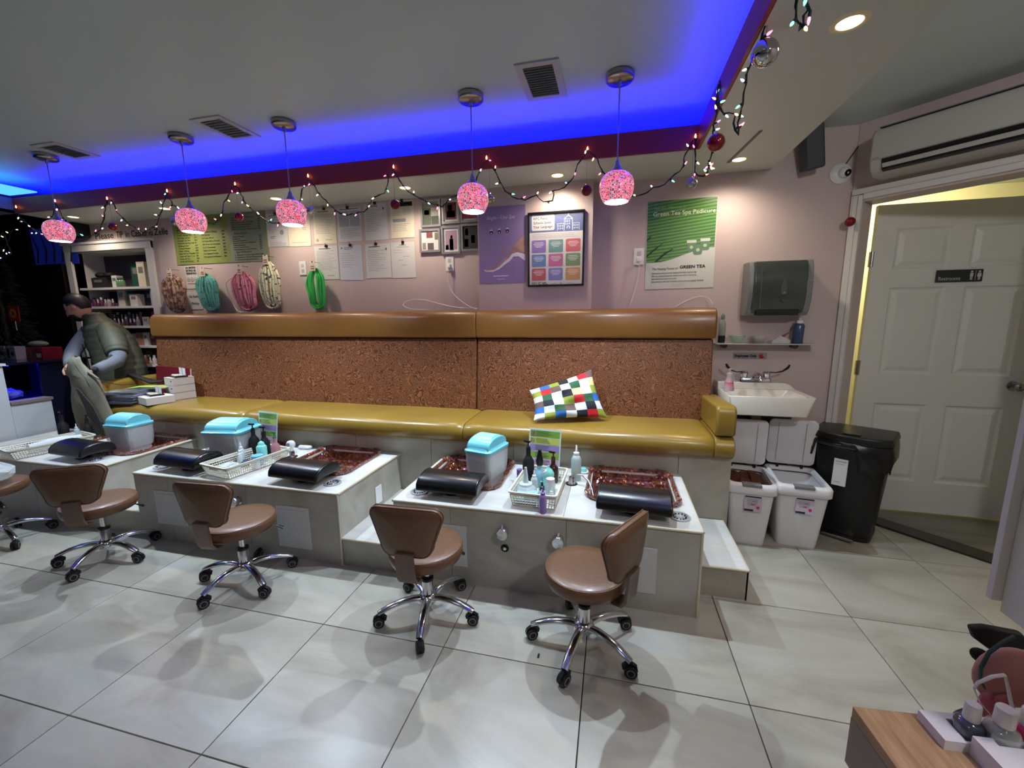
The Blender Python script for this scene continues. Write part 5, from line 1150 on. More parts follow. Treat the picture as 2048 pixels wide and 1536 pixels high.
# ---------------------------------------------------------------- things on the stations
LID = mat('light blue lid', (112, 196, 210), .3, coat=.3); LID2 = mat('pale blue flap', (150, 214, 222), .3, coat=.3)
BINB = mat('frosted bin', (226, 229, 226), .35, alpha=.93); LINER = mat('bag liner', (216, 222, 224), .2, alpha=.45, spec=.8)
def lidbin(x, y, z0, z1, sx, sy, rz, label, open_=False):
    t = thing('lidded_bin', label, 'bin', (x, y, z0), rz, 'light blue lidded bins in the basins'); h = z1-z0-.075
    rg = [rrect(0, 0, sx*k, sy*k, .03, z, 4) for k, z in ((.76, 0), (.78, .01), (.95, h), (.97, h+.002))]
    obj('body', MB().loft(rg), BINB, t, smooth=True)
    random.seed(int(abs(x)*100)); l = MB().loft([[(p[0]*(1+random.uniform(0, .04)), p[1]*(1+random.uniform(0, .04)), p[2]) for p in rrect(0, 0, sx*k, sy*k, .03, z, 4)] for k, z in ((1.03, h), (1.02, h-.05), (1.0, h-.11), (.93, h-.17))], cap=False); obj('bag_liner', l, LINER, t)
    obj('lid_rim', MB().loft([rrect(0, 0, sx*k, sy*k, .035, z, 5) for k, z in ((1.08, h-.012), (1.1, h-.008), (1.1, h+.004), (.98, h+.012), (.96, h+.02))]), LID, t, smooth=True)
    # rounded hood running along y
    pr = [(-sy*.47, h+.012)]+[(sy*.47*math.cos(PI-PI*k/12), h+.012+.062*math.sin(PI-PI*k/12)**.8) for k in range(1, 12)]+[(sy*.47, h+.012)]
    obj('hood', MB().prism(pr, -sx*.45, sx*.45, 'x'), LID, t, bevel=.006)
    pr2 = [(sy*.36*math.cos(PI-PI*k/10), h+.020+.062*math.sin(PI-PI*k/10)**.7) for k in range(0, 11)]
    fl = MB().prism(pr2, -sx*.36, sx*.36, 'x'); obj('flap', fl, LID2, t, bevel=.004)
    return t
lidbin(-.735, 2.36, .32, .715, .17, .24, R(-14), 'light blue lidded bin in the left basin of the right station')
lidbin(-2.66, 2.36, .32, .72, .27, .24, R(8), 'largest blue lidded bin, on the middle station behind the pump bottles')
lidbin(-3.62, 2.34, .32, .715, .24, .19, R(0), 'light blue lidded bin on the left station before the bench arm')
BK = mat('cream basket plastic', (214, 212, 196), .4)
def basket(x, y, rz, sx, sy, h, label):
    t = thing('plastic_basket', label, 'basket', (x, y, ZT), rz, 'cream perforated baskets on the stations')
    b = MB().loft([rrect(0, 0, sx*.9, sy*.93, .015, .003, 3), rrect(0, 0, sx*.9, sy*.93, .015, 0, 3)]); obj('floor_panel', b, BK, t)
    w = MB(); nx, ny = int(sx/.0145), int(sy/.0145); rows = 4
    def wall(p0, p1, n):
        for r_ in range(rows+1):
            z = h*(.06+.70*r_/rows); q0 = Vector(p0)*(.9+.1*z/h); q1 = Vector(p1)*(.9+.1*z/h); q0.z = q1.z = z; w.tube([q0, q1], .0032, 4)
        for k in range(n+1):
            u = k/n; a = (Vector(p0).lerp(Vector(p1), u))*.9; b_ = Vector(p0).lerp(Vector(p1), u)*.98; a.z = .003; b_.z = h*.8; w.tube([a, b_], .0027, 4)
    c_ = [(-sx/2, -sy/2, 0), (sx/2, -sy/2, 0), (sx/2, sy/2, 0), (-sx/2, sy/2, 0)]
    for i in range(4): wall(c_[i], c_[(i+1) % 4], nx if i % 2 == 0 else ny)
    obj('lattice', w, BK, t, kind='stuff')
    obj('rim', MB().loft([rrect(0, 0, sx*a, sy*b_, .02, z, 5) for a, b_, z in ((.98, .98, h*.78), (.99, .99, h), (1.06, 1.05, h), (1.06, 1.05, h-.008), (1.0, 1.0, h-.008))]+[rrect(0, 0, sx*.98, sy*.98, .02, h*.78, 5)], cap=False), BK, t, smooth=True)
    obj('handle_slot', MB().box(-.038, .038, -sy/2-.003, -sy/2+.003, h*.66, h*.8), BK, t)
    return t
basket(-.375, 2.19, R(-2), .245, .40, .085, 'cream basket of bottles on the right station')
basket(-2.37, 2.19, R(-10), .25, .44, .08, 'cream basket of bottles on the middle station')
basket(-4.21, 2.16, R(-12), .26, .46, .075, 'cream basket on the left station beside the white partition')
def bottle(name, x, y, z, prof, m, label, cat='bottle', cap=None, capm=None, pump=None, liquid=None, group=None, tilt=0):
    t = thing(name, label, cat, (x, y, z), random.uniform(-.5, .5), group)
    if tilt: t.rotation_euler = (0, tilt, 0)
    obj('body', MB().lathe(prof, n=20), m, t, smooth=True)
    if cap: obj('cap', MB().lathe(cap, n=16), capm or WPLA, t, smooth=True)
    if liquid: obj('liquid', MB().lathe(liquid[0], n=18), liquid[1], t, smooth=True)
    if pump:
        h = pump; obj('pump', MB().cyl((0, 0, h-.002), (0, 0, h+.03), .004).box(-.028, .012, -.006, .006, h+.028, h+.038).lathe([(.012, h-.012), (.012, h+.004), (.005, h+.008)], n=12), BLACK if m in (BLACK, MATTE) else capm or BLACK, t, smooth=True)
    return t
FR = mat('frosted plastic', (214, 226, 226), .3, alpha=.75); SQ = mat('squeeze plastic', (196, 214, 214), .35, alpha=.7)
YO = mat('yellow oil', (190, 196, 120), .2, alpha=.85); BLQ = mat('blue liquid', (60, 150, 200), .15, alpha=.85)
TEAL = mat('pale teal plastic', (130, 210, 200), .35); PUR = mat('purple cap', (110, 90, 170), .4); AMB = mat('amber pump bottle', (54, 22, 14), .15, coat=.6)
def squeeze(x, y, z, s, label, m=SQ, liq=YO, cm_=WPLA):
    P_ = [(.001, 0), (.022, 0), (.024, .004), (.024, .105), (.018, .12), (.012, .125)]; K_ = [(.014, .122), (.014, .138), (.006, .142), (.0025, .175), (.001, .176)]
    return bottle('squeeze_bottle', x, y, z, [(a*s, b_*s) for a, b_ in P_], m, label, cap=[(a*s, b_*s) for a, b_ in K_], capm=cm_, liquid=([(a*s*.96, b_*s*.45+.001) for a, b_ in P_[:4]]+[(.001, .105*s*.45)], liq) if liq else None)
squeeze(-.195, 2.43, ZT, 1.25, 'tall squeeze bottle of yellow oil standing between basket and right basin')
zb = ZT+.005
def fat(x, y, h, r_, m, label, **k): return bottle('bottle', x, y, zb, [(.001, 0), (r_, 0), (r_*1.04, .004), (r_*1.04, h*.62), (r_*.6, h*.74), (r_*.42, h*.8), (r_*.42, h)], m, label, **k)
fat(-.47, 2.33, .21, .033, MATTE, 'black pump bottle in the right basket before the price card', pump=.215)
fat(-.395, 2.29, .13, .036, mat('clear blue bottle', (150, 200, 220), .1, alpha=.7, coat=.5), 'clear bottle of blue liquid with black spray head in the right basket', cap=[(.018, .125), (.022, .15), (.014, .19), (.009, .215), (.001, .216)], capm=BLACK, liquid=([(.001, .002), (.034, .004), (.034, .06), (.001, .06)], BLQ))
fat(-.325, 2.36, .14, .03, AMB, 'amber pump bottle in the right basket beside the blue spray', pump=.15, capm=AMB)
bottle('dispenser_pot', -.335, 2.24, zb, [(.001, 0), (.03, 0), (.03, .09), (.02, .10), (.001, .1)], TEAL, 'pale teal bottle with a domed cap in the right basket', cap=[(.032, .085), (.032, .10), (.02, .12), (.008, .13), (.005, .145), (.001, .146)], capm=TEAL)
bottle('water_pot', -.445, 2.13, zb, [(.001, 0), (.052, 0), (.058, .015), (.055, .05), (.038, .062), (.036, .07)], FR, 'wide clear jar with a tall nozzle in the right basket', cap=[(.038, .064), (.036, .074), (.016, .08), (.012, .12), (.006, .165), (.001, .166)], capm=FR)
fb = bottle('flip_bottle', -.31, 2.14, zb, [(.001, 0), (.028, 0), (.028, .08), (.022, .095)], FR, 'frosted bottle with an open flip cap in the right basket', cap=[(.024, .09), (.024, .108), (.001, .109)])
obj('open_cap', MB().lathe([(.001, 0), (.022, 0), (.024, .008), (.02, .008), (.02, .003), (.001, .003)], n=16, M=Matrix.Translation((-.038, 0, .128)) @ Matrix.Rotation(-.9, 4, 'Y')), WPLA, fb)
bottle('dropper_bottle', -.345, 2.08, zb, [(.001, 0), (.019, 0), (.019, .055), (.012, .065), (.001, .065)], FR, 'small clear bottle with a black dropper cap in the right basket', cap=[(.013, .062), (.013, .085), (.007, .088), (.006, .108), (.001, .11)], capm=BLACK)
squeeze(-.405, 2.17, zb, .78, 'small white tipped squeeze bottle beside the wide jar in the right basket', FR, None)
squeeze(-.29, 2.05, zb, .55, 'tiny green tinted squeeze bottle in the right basket corner', FR, mat('green liquid', (110, 180, 120), .2)); squeeze(-.34, 2.035, zb, .5, 'tiny green tinted squeeze bottle beside the purple bottle', FR, mat('green liquid', (1, 1, 1)))
squeeze(-.322, 1.962, ZT, .78, 'purple squeeze bottle standing before the right basket', mat('purple plastic', (150, 120, 190), .3, alpha=.85), None, PUR)
bottle('polish_bottle', -.52, 2.31, zb, [(.001, 0), (.017, 0), (.017, .035), (.008, .042), (.001, .042)], MATTE, 'small black polish bottle with purple cap at the back left of the right basket', cap=[(.017, .045), (.017, .08), (.001, .081)], capm=PUR)
t = thing('wipe_tray', 'clear tray of pale blue wipes at the front of the right basket', 'tray', (-.42, 2.055, zb)); obj('tray_body', MB().box(-.06, .055, -.04, .045, 0, .05), mat('pale blue tray', (170, 214, 222), .3, alpha=.6), t); obj('wipe_stack', MB().box(-.054, .05, -.034, .04, .002, .044), mat('wipes', (176, 216, 222), .8), t)
t = thing('nail_file', 'pale blue plastic strip standing in the right basket', 'tool', (-.372, 2.10, zb)); obj('strip', MB().box(-.006, .006, -.004, .004, 0, .10), mat('pale blue strip', (150, 206, 220), .4), t, rot=(R(-8), R(10), 0))
t = thing('soap_dish', 'small round white tray behind the squeeze bottle on the right station', 'dish', (-.16, 2.58, ZT)); obj('dish', MB().lathe([(.001, .002), (.045, .002), (.052, .012), (.055, .012), (.05, 0), (.001, 0)], n=24), WPLA, t, smooth=True); obj('soap', MB().lathe([(.001, .004), (.02, .004), (.018, .02), (.001, .022)], n=14), TEAL, t, smooth=True)
# faucets of the basins
def faucet(x, y, label, hose=True):
    t = thing('spray_faucet', label, 'faucet', (x, y, ZT)); obj('base', MB().lathe([(.001, 0), (.028, 0), (.028, .006), (.02, .01), (.015, .045), (.001, .046)], n=20), CHROME, t, smooth=True)
    obj('ring', MB().lathe([(.024, .0), (.034, 0), (.034, .005), (.024, .005)], n=20), BLACK, t, smooth=True)
    if hose:
        obj('hose', MB().tube([(0, 0, .04), (.02, 0, .06), (.06, -.01, .065), (.10, -.04, .045), (.125, -.09, .01), (.135, -.13, -.02)], .0055, 8), mat('steel hose', (170, 172, 180), .25, metal=.9), t, smooth=True)
        obj('nozzle', MB().tube([(.135, -.13, -.02), (.15, -.16, -.035)], [.012, .014], 10), CHROME, t, smooth=True)
    return t
faucet(-.215, 2.36, 'chrome spray faucet with a curved hose reaching into the right end basin')
t = faucet(-2.22, 2.42, 'chrome tap knob beside the glittering basin on the middle station', False)
t = thing('hand_sprayer', 'white hand sprayer standing behind the basket on the middle station', 'sprayer', (-2.30, 2.50, ZT)); obj('head', MB().lathe([(.001, -.02), (.026, -.02), (.03, -.012), (.03, .012), (.018, .02), (.001, .02)], n=20, M=Matrix.Translation((0, 0, .062)) @ Matrix.Rotation(R(80), 4, 'X')), WPLA, t, smooth=True); obj('face', MB().lathe([(.001, 0), (.014, 0), (.014, .003), (.001, .003)], n=16, M=Matrix.Translation((0, -.0245, .066)) @ Matrix.Rotation(R(80), 4, 'X')), GREY, t); obj('grip', MB().tube([(0, 0, .0), (0, .005, .03), (0, 0, .055)], [.016, .012, .014], 12), WPLA, t, smooth=True)
t = thing('remote_control', 'small white oval remote on the rim of the middle station', 'remote', (-2.26, 2.60, ZT)); obj('shell', MB().loft([rrect(0, 0, .11*k, .06*k, .028*k, z, 5) for k, z in ((.9, 0), (1, .006), (1, .018), (.85, .026))]), WPLA, t, smooth=True); obj('dark_band', MB().loft([rrect(0, 0, .112, .062, .028, z, 5) for z in (.009, .012)]), GREY, t)
faucet(-4.02, 2.52, 'chrome tap on the left station behind the footrest', False); faucet(-3.92, 2.46, 'second chrome tap on the left station beside the blue lidded bin', False)
# middle basket contents
fat(-2.48, 2.36, .20, .033, MATTE, 'black pump bottle at the back of the middle basket', pump=.205)
fat(-2.40, 2.37, .18, .033, MATTE, 'second black pump bottle in the middle basket, before the price card', pump=.185)
bottle('dispenser_pot', -2.36, 2.30, zb, [(.001, 0), (.033, 0), (.033, .10), (.02, .115), (.001, .116)], TEAL, 'pale teal domed bottle in the middle basket', cap=[(.022, .112), (.018, .13), (.004, .14), (.001, .141)], capm=TEAL)
fat(-2.30, 2.36, .15, .028, mat('rose bottle', (190, 130, 140), .2, alpha=.8), 'rose tinted bottle with a green pump in the middle basket', pump=.155, capm=mat('green pump', (40, 120, 80), .4))
bottle('cream_jar', -2.32, 2.22, zb, [(.001, 0), (.035, 0), (.035, .05), (.001, .05)], mat('blue jar', (50, 120, 190), .2), 'blue jar with a paler lid in the middle basket', 'jar', cap=[(.036, .05), (.036, .068), (.001, .069)], capm=mat('blue jar lid', (110, 180, 214), .3))
bottle('cream_jar', -2.38, 2.17, zb, [(.001, 0), (.028, 0), (.028, .04), (.001, .04)], mat('navy jar', (40, 44, 80), .3), 'small navy jar in the middle basket', 'jar')
bottle('cream_jar', -2.275, 2.16, zb, [(.001, 0), (.026, 0), (.026, .045), (.001, .045)], WPLA, 'small white jar at the right of the middle basket', 'jar', cap=[(.027, .045), (.027, .055), (.001, .056)], capm=LID2)
for k in range(3): squeeze(-2.45+k*.03, 2.22-k*.035, zb, .85-.08*k, ('frosted squeeze bottle at the left of the middle basket', 'frosted squeeze bottle in the centre of the middle basket', 'shorter frosted squeeze bottle toward the front of the middle basket')[k], FR, None)
t = thing('plastic_wrap', 'crumpled clear plastic film in the front of the middle basket', 'film', (-2.40, 2.08, zb)); random.seed(9); m_ = MB(); m_.ball((0, 0, .03), .07, .05, .028, 14, 7); m_.v = [(x+random.uniform(-.01, .01), y+random.uniform(-.01, .01), max(.001, z+random.uniform(-.008, .01))) for x, y, z in m_.v]; obj('film', m_, BAGM, t)
# left basket contents
fat(-4.38, 2.36, .20, .033, MATTE, 'black pump bottle behind the left basket by the partition', pump=.205); fat(-4.24, 2.44, .16, .028, MATTE, 'smaller dark pump bottle on the left station', pump=.165)
squeeze(-4.30, 2.40, ZT, .8, 'clear bottle between the two dark pump bottles of the left station', FR, None)
t = thing('towel_roll', 'white folded towel in the left basket', 'towel', (-4.19, 2.20, zb)); obj('roll', MB().tube([(-.02, -.15, .04), (0, 0, .045), (.03, .14, .04)], [.03, .038, .03], 12), mat('white cloth', (206, 214, 218), .8), t, smooth=True)
# price cards
def card(x, y, rz, lean, label, cloth=False):
    t = thing('price_card', label, 'sign', (x, y, ZT), rz, 'upright service price cards'); w_, h = .205, .30
    M_ = Matrix.Rotation(lean, 4, 'X')
    obj('acrylic_sheet', MB().box(0, w_, -.001, .0015, 0, h, M_), mat('acrylic sheet', (206, 214, 206), .15), t)
    obj('foot', MB().box(0, w_, -.03, .05, 0, .003), GLASSC, t)
    cs = [(116, 160, 60), (190, 196, 96), (150, 130, 186), (134, 164, 70), (206, 170, 200), (206, 206, 130)]
    for k, c_ in enumerate(cs):
        z1 = h-.012-k*.044; obj('colour_band', MB().box(.008, w_-.008, -.002, -.001, z1-.040, z1, M_), mat('band %d' % k, c_, .5), t)
        ln = MB(); [ln.box(.045, .045+.11*random.uniform(.6, 1), -.0026, -.002, z1-.008-.008*q, z1-.0055-.008*q, M_) for q in range(4)]; obj('print', ln, mat('band print', (74, 84, 60), .7), t)
        if k < 2: obj('picture', MB().box(.012, .038, -.0028, -.002, z1-.034, z1-.006, M_), mat('thumb %d' % k, ((150, 140, 110), (190, 170, 120))[k], .6, noise=(120, (70, 70, 50), 3)), t)
    if cloth: obj('hung_cloth', MB().tube([(.10, -.01, h+.005), (.125, .0, h+.01), (.15, -.012, h-.03), (.15, -.014, h-.07)], [.012, .018, .02, .012], 10, .5), mat('white cloth', (1, 1, 1)), t, smooth=True)
    return t
card(-.50, 2.44, R(-8), R(-10), 'striped service price card behind the bottles of the right station')
card(-2.60, 2.50, R(-10), R(-8), 'striped service price card behind the bottles of the middle station')
card(-4.40, 2.52, R(-6), R(-6), 'price card with a small white cloth hung on its corner, left station', True)
# ---------------------------------------------------------------- right wall things
# paper towel dispenser
SMK = mat('smoked plastic', (52, 58, 54), .18, coat=.5, noise=(3, (74, 80, 76), 2)); DGY = mat('dispenser grey', (120, 126, 124), .35)
td = thing('towel_dispenser', 'smoked grey paper towel dispenser on the wall above the small shelf', 'dispenser', (1.04, 3.25, 1.42))
def curve_prof(d0): return [(0, .0), (-d0*.72, .0), (-d0*.88, .03), (-d0, .12), (-d0, .22), (-d0*.93, .31), (-d0*.8, .352), (0, .355)]
obj('housing', MB().prism(curve_prof(.17), -.185, .185, 'x'), DGY, td, bevel=.008, seg=3)
obj('cover', MB().prism([(y-.012 if y < 0 else -.05, z*.96+.012) for y, z in curve_prof(.17)], -.160, .150, 'x'), SMK, td, bevel=.01, seg=3)
obj('side_trim', MB().prism([(-.05, .02), (-.15, .02), (-.178, .08), (-.186, .22), (-.05, .22)], .145, .178, 'x'), DGY, td, bevel=.004)
obj('mouth', MB().box(-.13, .12, -.165, -.10, .002, .038), BLACK, td, bevel=.004)
obj('window_seam', MB().box(-.118, -.115, -.1845, -.17, .05, .30), mat('seam', (90, 96, 92), .4), td)
lk = MB().prism([(.0, .13), (.036, .13), (.034, .19), (.022, .225), (.014, .225), (.002, .19)], -.188, -.180, 'y'); obj('latch_tongue', lk, mat('latch', (70, 76, 72), .3), td, bevel=.003)
obj('emblem', MB().prism([(.006, .142), (.03, .142), (.024, .148), (.018, .154), (.012, .148)], -.1895, -.187, 'y'), DGY, td); obj('button', MB().lathe([(.001, 0), (.012, 0), (.010, .004), (.001, .004)], n=16, M=Matrix.Translation((.018, -.180, .098)) @ Matrix.Rotation(PI/2, 4, 'X')), SMK, td)
# glass shelf with brackets
gs = thing('glass_shelf', 'narrow white edged glass shelf on two round brackets above the sink', 'shelf', (1.01, 3.25, 1.226))
obj('shelf_glass', MB().box(-.315, .30, -.13, 0, 0, .008), mat('shelf glass', (196, 200, 200), .1, alpha=.85), gs, bevel=.002)
for x in (-.25, .19): obj('bracket', MB().cyl((x, 0, -.012), (x, -.06, -.012), .018, n=16), mat('bracket metal', (90, 80, 88), .3, metal=.7), gs, smooth=True)
zs = 1.235
bottle('spray_bottle', .735, 3.18, zs, [(.001, 0), (.02, 0), (.022, .004), (.022, .13), (.014, .155), (.010, .165)], mat('grey clear', (150, 160, 150), .1, alpha=.75), 'slim clear bottle with black base and green cap, on the glass shelf', cap=[(.012, .16), (.013, .185), (.006, .20), (.001, .205)], capm=mat('sage cap', (90, 120, 100), .4), liquid=([(.001, .001), (.0225, .001), (.0225, .05), (.001, .05)], MATTE))
def bowl(x, label, m, r_=.055, inside=None):
    t = thing('glass_bowl', label, 'bowl', (x, 3.18, zs)); n = 20
    rg = [[(r_*k*(1+.05*math.cos(10*2*PI*j/(n*2)))*math.cos(2*PI*j/(n*2)), r_*k*(1+.05*math.cos(10*2*PI*j/(n*2)))*math.sin(2*PI*j/(n*2)), z) for j in range(n*2)] for k, z in ((.45, 0), (.5, .003), (.75, .025), (1, .052), (.96, .052), (.7, .027), (.45, .008))]
    obj('bowl', MB().loft(rg), m, t, smooth=True)
    if inside: obj('contents', inside, mat('bowl contents', (120, 106, 104), .6), t)
    return t
bowl(.835, 'greenish fluted glass bowl on the glass shelf', mat('green glass', (170, 196, 176), .08, alpha=.55))
random.seed(2); ib = MB()
for k in range(7): ib.box(-.02, .02, -.003, .003, -.003, .003, Matrix.Translation((random.uniform(-.02, .02), random.uniform(-.02, .02), .02)) @ Matrix.Rotation(random.uniform(0, 3), 4, 'Z'))
bowl(.975, 'clear fluted glass bowl with clips on the glass shelf', mat('clear fluted', (214, 206, 204), .08, alpha=.5), .05, ib)
t = thing('plastic_pouch', 'clear pouch of pink brushes lying on the glass shelf', 'pouch', (1.10, 3.18, zs)); obj('pouch', MB().prism([(-.06, 0), (.05, 0), (.055, .02), (-.01, .052), (-.055, .02)], -.03, .03, 'y'), BAGM, t); obj('brush_handle', MB().cyl((-.02, 0, .03), (.055, 0, .072), .005).cyl((-.03, .01, .02), (.03, .01, .055), .004), mat('magenta handle', (150, 30, 96), .4), t)
bottle('spray_bottle', 1.205, 3.185, zs, [(.001, 0), (.03, 0), (.032, .004), (.032, .115), (.026, .128), (.014, .135)], mat('slate blue liquid', (52, 74, 104), .2), 'dark blue bottle with a white nozzle at the right end of the glass shelf', cap=[(.02, .13), (.02, .15), (.008, .155), (.004, .185), (.001, .186)], tilt=.03)
# employees only sign
s = Sheet('staff_sign', 'grey Employees Only sign with a red stop hand above the sink', 'sign', .835, YW, 1.162, .215, .045, mat('sign silver', (150, 148, 148), .4, metal=.3), .003, body='plate')
s.txt('Employees Only', .008, .031, .026, INK, width=.142, off=.0012)
RH = mat('red hand', (170, 24, 40), .6); s.poly([(.172, .04), (.192, .04), (.199, .026), (.195, .024), (.190, .028), (.190, .008), (.186, .008), (.184, .02), (.183, .004), (.179, .004), (.178, .02), (.176, .007), (.172, .008), (.171, .022), (.168, .012), (.165, .013), (.167, .03)], RH).done()
# sink
PORC = mat('porcelain', (218, 212, 200), .15, coat=.6)
sk_ = thing('wall_sink', 'white wall mounted porcelain sink right of the bench arm', 'sink', (.955, 3.25, .80))
sx0, sx1, sy0, sy1 = -.235, .255, -.42, 0
def rr2(x0, x1, y0, y1, r_, z, n=4): return rrect((x0+x1)/2, (y0+y1)/2, x1-x0, y1-y0, r_, z, n)
b = MB(); b.loft([rr2(-.17, .19, -.33, -.02, .05, -.02), rr2(-.215, .235, -.40, 0, .03, .0), rr2(sx0, sx1, sy0, 0, .012, .12), rr2(sx0+.002, sx1-.002, sy0+.003, 0, .012, .124), rr2(sx0+.035, sx1-.035, sy0+.035, -.12, .02, .120), rr2(sx0+.05, sx1-.055, sy0+.055, -.13, .04, .07), rr2(sx0+.07, sx1-.075, sy0+.09, -.145, .05, .025), rr2(-.02, .04, -.27, -.23, .012, .015)])
obj('basin_body', b, PORC, sk_, smooth=True)
obj('deck', MB().prism([(sx0, .118), (sx1, .118), (sx1-.015, .135), (sx1-.045, .160), (sx1-.075, .168), (sx0+.0, .168)], -.118, 0, 'y'), PORC, sk_, bevel=.008, seg=3)
fc = thing('sink_faucet', 'chrome sink faucet with two long dark wrist blade handles', 'faucet', (.96, 3.16, .968))
obj('body', MB().loft([rrect(0, 0, .20*k, .055*k2, .02, z, 5) for k, k2, z in ((1, 1, 0), (1, 1, .02), (.9, .7, .035))]), CHROME, fc, smooth=True)
obj('spout', MB().tube([(0, 0, .03), (0, -.03, .05), (0, -.08, .055), (0, -.12, .04), (0, -.125, .025)], [.024, .022, .017, .014, .013], 12), CHROME, fc, smooth=True)
for s in (-1, 1):
    obj('valve', MB().lathe([(.022, .02), (.022, .05), (.026, .055), (.022, .075), (.001, .078)], c=(s*.07, 0, 0), n=20), CHROME, fc, smooth=True)
    obj('wrist_blade', MB().tube([(s*.07, 0, .07), (s*.12, -.01, .068), (s*.16, -.02, .08), (s*.185, -.03, .105), (s*.195, -.03, .125)], [.008, .007, .011, .017, .012], 10, .5), mat('dark chrome', (60, 64, 76), .15, metal=.9), fc, smooth=True)
bottle('soap_bottle', .765, 3.02, .925, [(.001, 0), (.032, 0), (.034, .01), (.026, .06), (.018, .085), (.017, .10)], mat('clear soap plastic', (214, 196, 200), .1, alpha=.6), 'bottle of red liquid soap on the left rim of the sink', liquid=([(.001, .002), (.031, .003), (.033, .012), (.0265, .058), (.02, .075), (.001, .076)], mat('red soap', (190, 20, 60), .15, coat=.5)), cap=[(.019, .098), (.02, .118), (.008, .122), (.007, .14), (.012, .145), (.001, .15)], capm=mat('clear cap', (206, 190, 186), .15, alpha=.7))
t = thing('sink_bracket', 'pale wooden board under the sink behind the waste bins', 'board', (1.0, 3.19, .3)); obj('board', MB().box(-.035, .025, -.02, .02, -.3, .49), mat('raw pine', (196, 166, 130), .6, noise=(6, (180, 148, 110), 2)), t)
t = thing('sink_panel', 'flat dark panel on the wall under the sink', 'panel', (.95, 3.23, .35)); obj('panel', MB().box(-.2, .28, -.015, .015, -.35, .43), mat('dark sheet', (58, 54, 62), .5), t)  # flat dark sheet against the wall below the sink
# step bins with open lids
BGY = mat('bin white plastic', (222, 220, 222), .35); BGI = mat('bin inner grey', (150, 150, 152), .5)
def stepbin(x, y, rz, label, liner, s=1.0):
    t = thing('waste_bin', label, 'bin', (x, y, 0), rz, 'white flip top waste bins under the sink'); w_, d, h = .27*s, .37*s, .40
    rg = [rrect(0, 0, w_*a, d*b_, .03, z, 5) for a, b_, z in ((.74, .72, 0), (.76, .74, .012), (.95, .95, h-.03), (.95, .95, h-.028), (.90, .91, h-.03), (.70, .68, .05))]
    b = MB().loft(rg, cap=False); b.f.append(tuple(range(23, -1, -1))); k_ = 5*24; b.f.append(tuple(range(k_, k_+24))); obj('body', b, BGY, t, smooth=True)
    rm = MB().loft([rrect(0, 0, w_*a, d*a, .035, z, 5) for a, z in ((1.0, h-.05), (1.03, h-.045), (1.04, h), (.99, h+.012), (.86, h+.012), (.84, h-.015))], cap=False); obj('rim', rm, BGY, t, smooth=True)
    obj('front_latch', MB().box(-.055, .05, -d*.53, -d*.41, h-.002, h+.018), mat('latch grey', (120, 118, 120), .35), t, bevel=.004)
    lid = MB(); M_ = Matrix.Translation((0, d*.45, h+.02)) @ Matrix.Rotation(R(4), 4, 'X')
    lid.loft([[(p[0], p[2], p[1]) for p in rrect(0, .165, w_*a, .31*a2, .03, z, 5)] for a, a2, z in ((.9, .92, -.008), (.97, 1, -.004), (.97, 1, .01), (.9, .95, .014))], M=M_)
    lo = obj('lid', lid, BGY, t, smooth=True)
    obj('lid_rib', MB().box(-w_*.3, -w_*.29, -.011, -.007, .03, .30, M_).box(w_*.25, w_*.26, -.011, -.007, .03, .30, M_), BGI, lo)
    for s_ in (-1, 1): obj('hinge', MB().box(s_*.07-.008, s_*.07+.008, d*.42, d*.47, h+.005, h+.03), MATTE, t)
    if liner:
        random.seed(6); m_ = MB(); m_.ball((0, .03, h-.06), w_*.40, d*.38, .07, 18, 9); m_.v = [(x_+random.uniform(-.012, .012), y_+random.uniform(-.012, .012), z_+random.uniform(-.014, .014)) for x_, y_, z_ in m_.v]; obj('brown_rags', m_, mat('brown rags', (92, 50, 40), .85), t, smooth=False)
    M2 = Matrix.Translation((.01, -d*.462, h-.075)) @ Matrix.Rotation(R(-5.5), 4, 'X')
    lb = obj('sticker', MB().box(-.045, .05, -.0015, .001, -.085, .012, M2), mat('sticker', (196, 184, 196), .5), t)
    obj('sticker_print', MB().box(-.042, .047, -.0025, -.001, .002, .010, M2).box(-.044, .005, -.0025, -.001, -.084, -.072, M2), mat('sticker navy', (36, 30, 60), .5), lb)
    p = MB().prism([(-.025, -.05), (.022, -.05), (.03, -.008), (-.032, -.008)], -.0022, -.001, 'y', M2); obj('bin_picture', p, mat('sticker bin', (168, 164, 172), .5), lb)
    pk = MB().ball((.03, -.0025, -.058), .009, .001, .010, 10, 5, M=M2).box(-.008, .012, -.003, -.002, -.044, -.038, M2).box(.0, .02, -.003, -.002, -.022, -.019, M2); obj('pink_flower', pk, mat('sticker pink', (190, 40, 90), .5), lb)
    return t
stepbin(.865, 2.84, R(-6), 'white open lidded waste bin with brown rags, next to the tiled plinth', True)
stepbin(1.16, 2.88, R(-7), 'empty white open lidded waste bin beside the black trash can', False, 1.06)
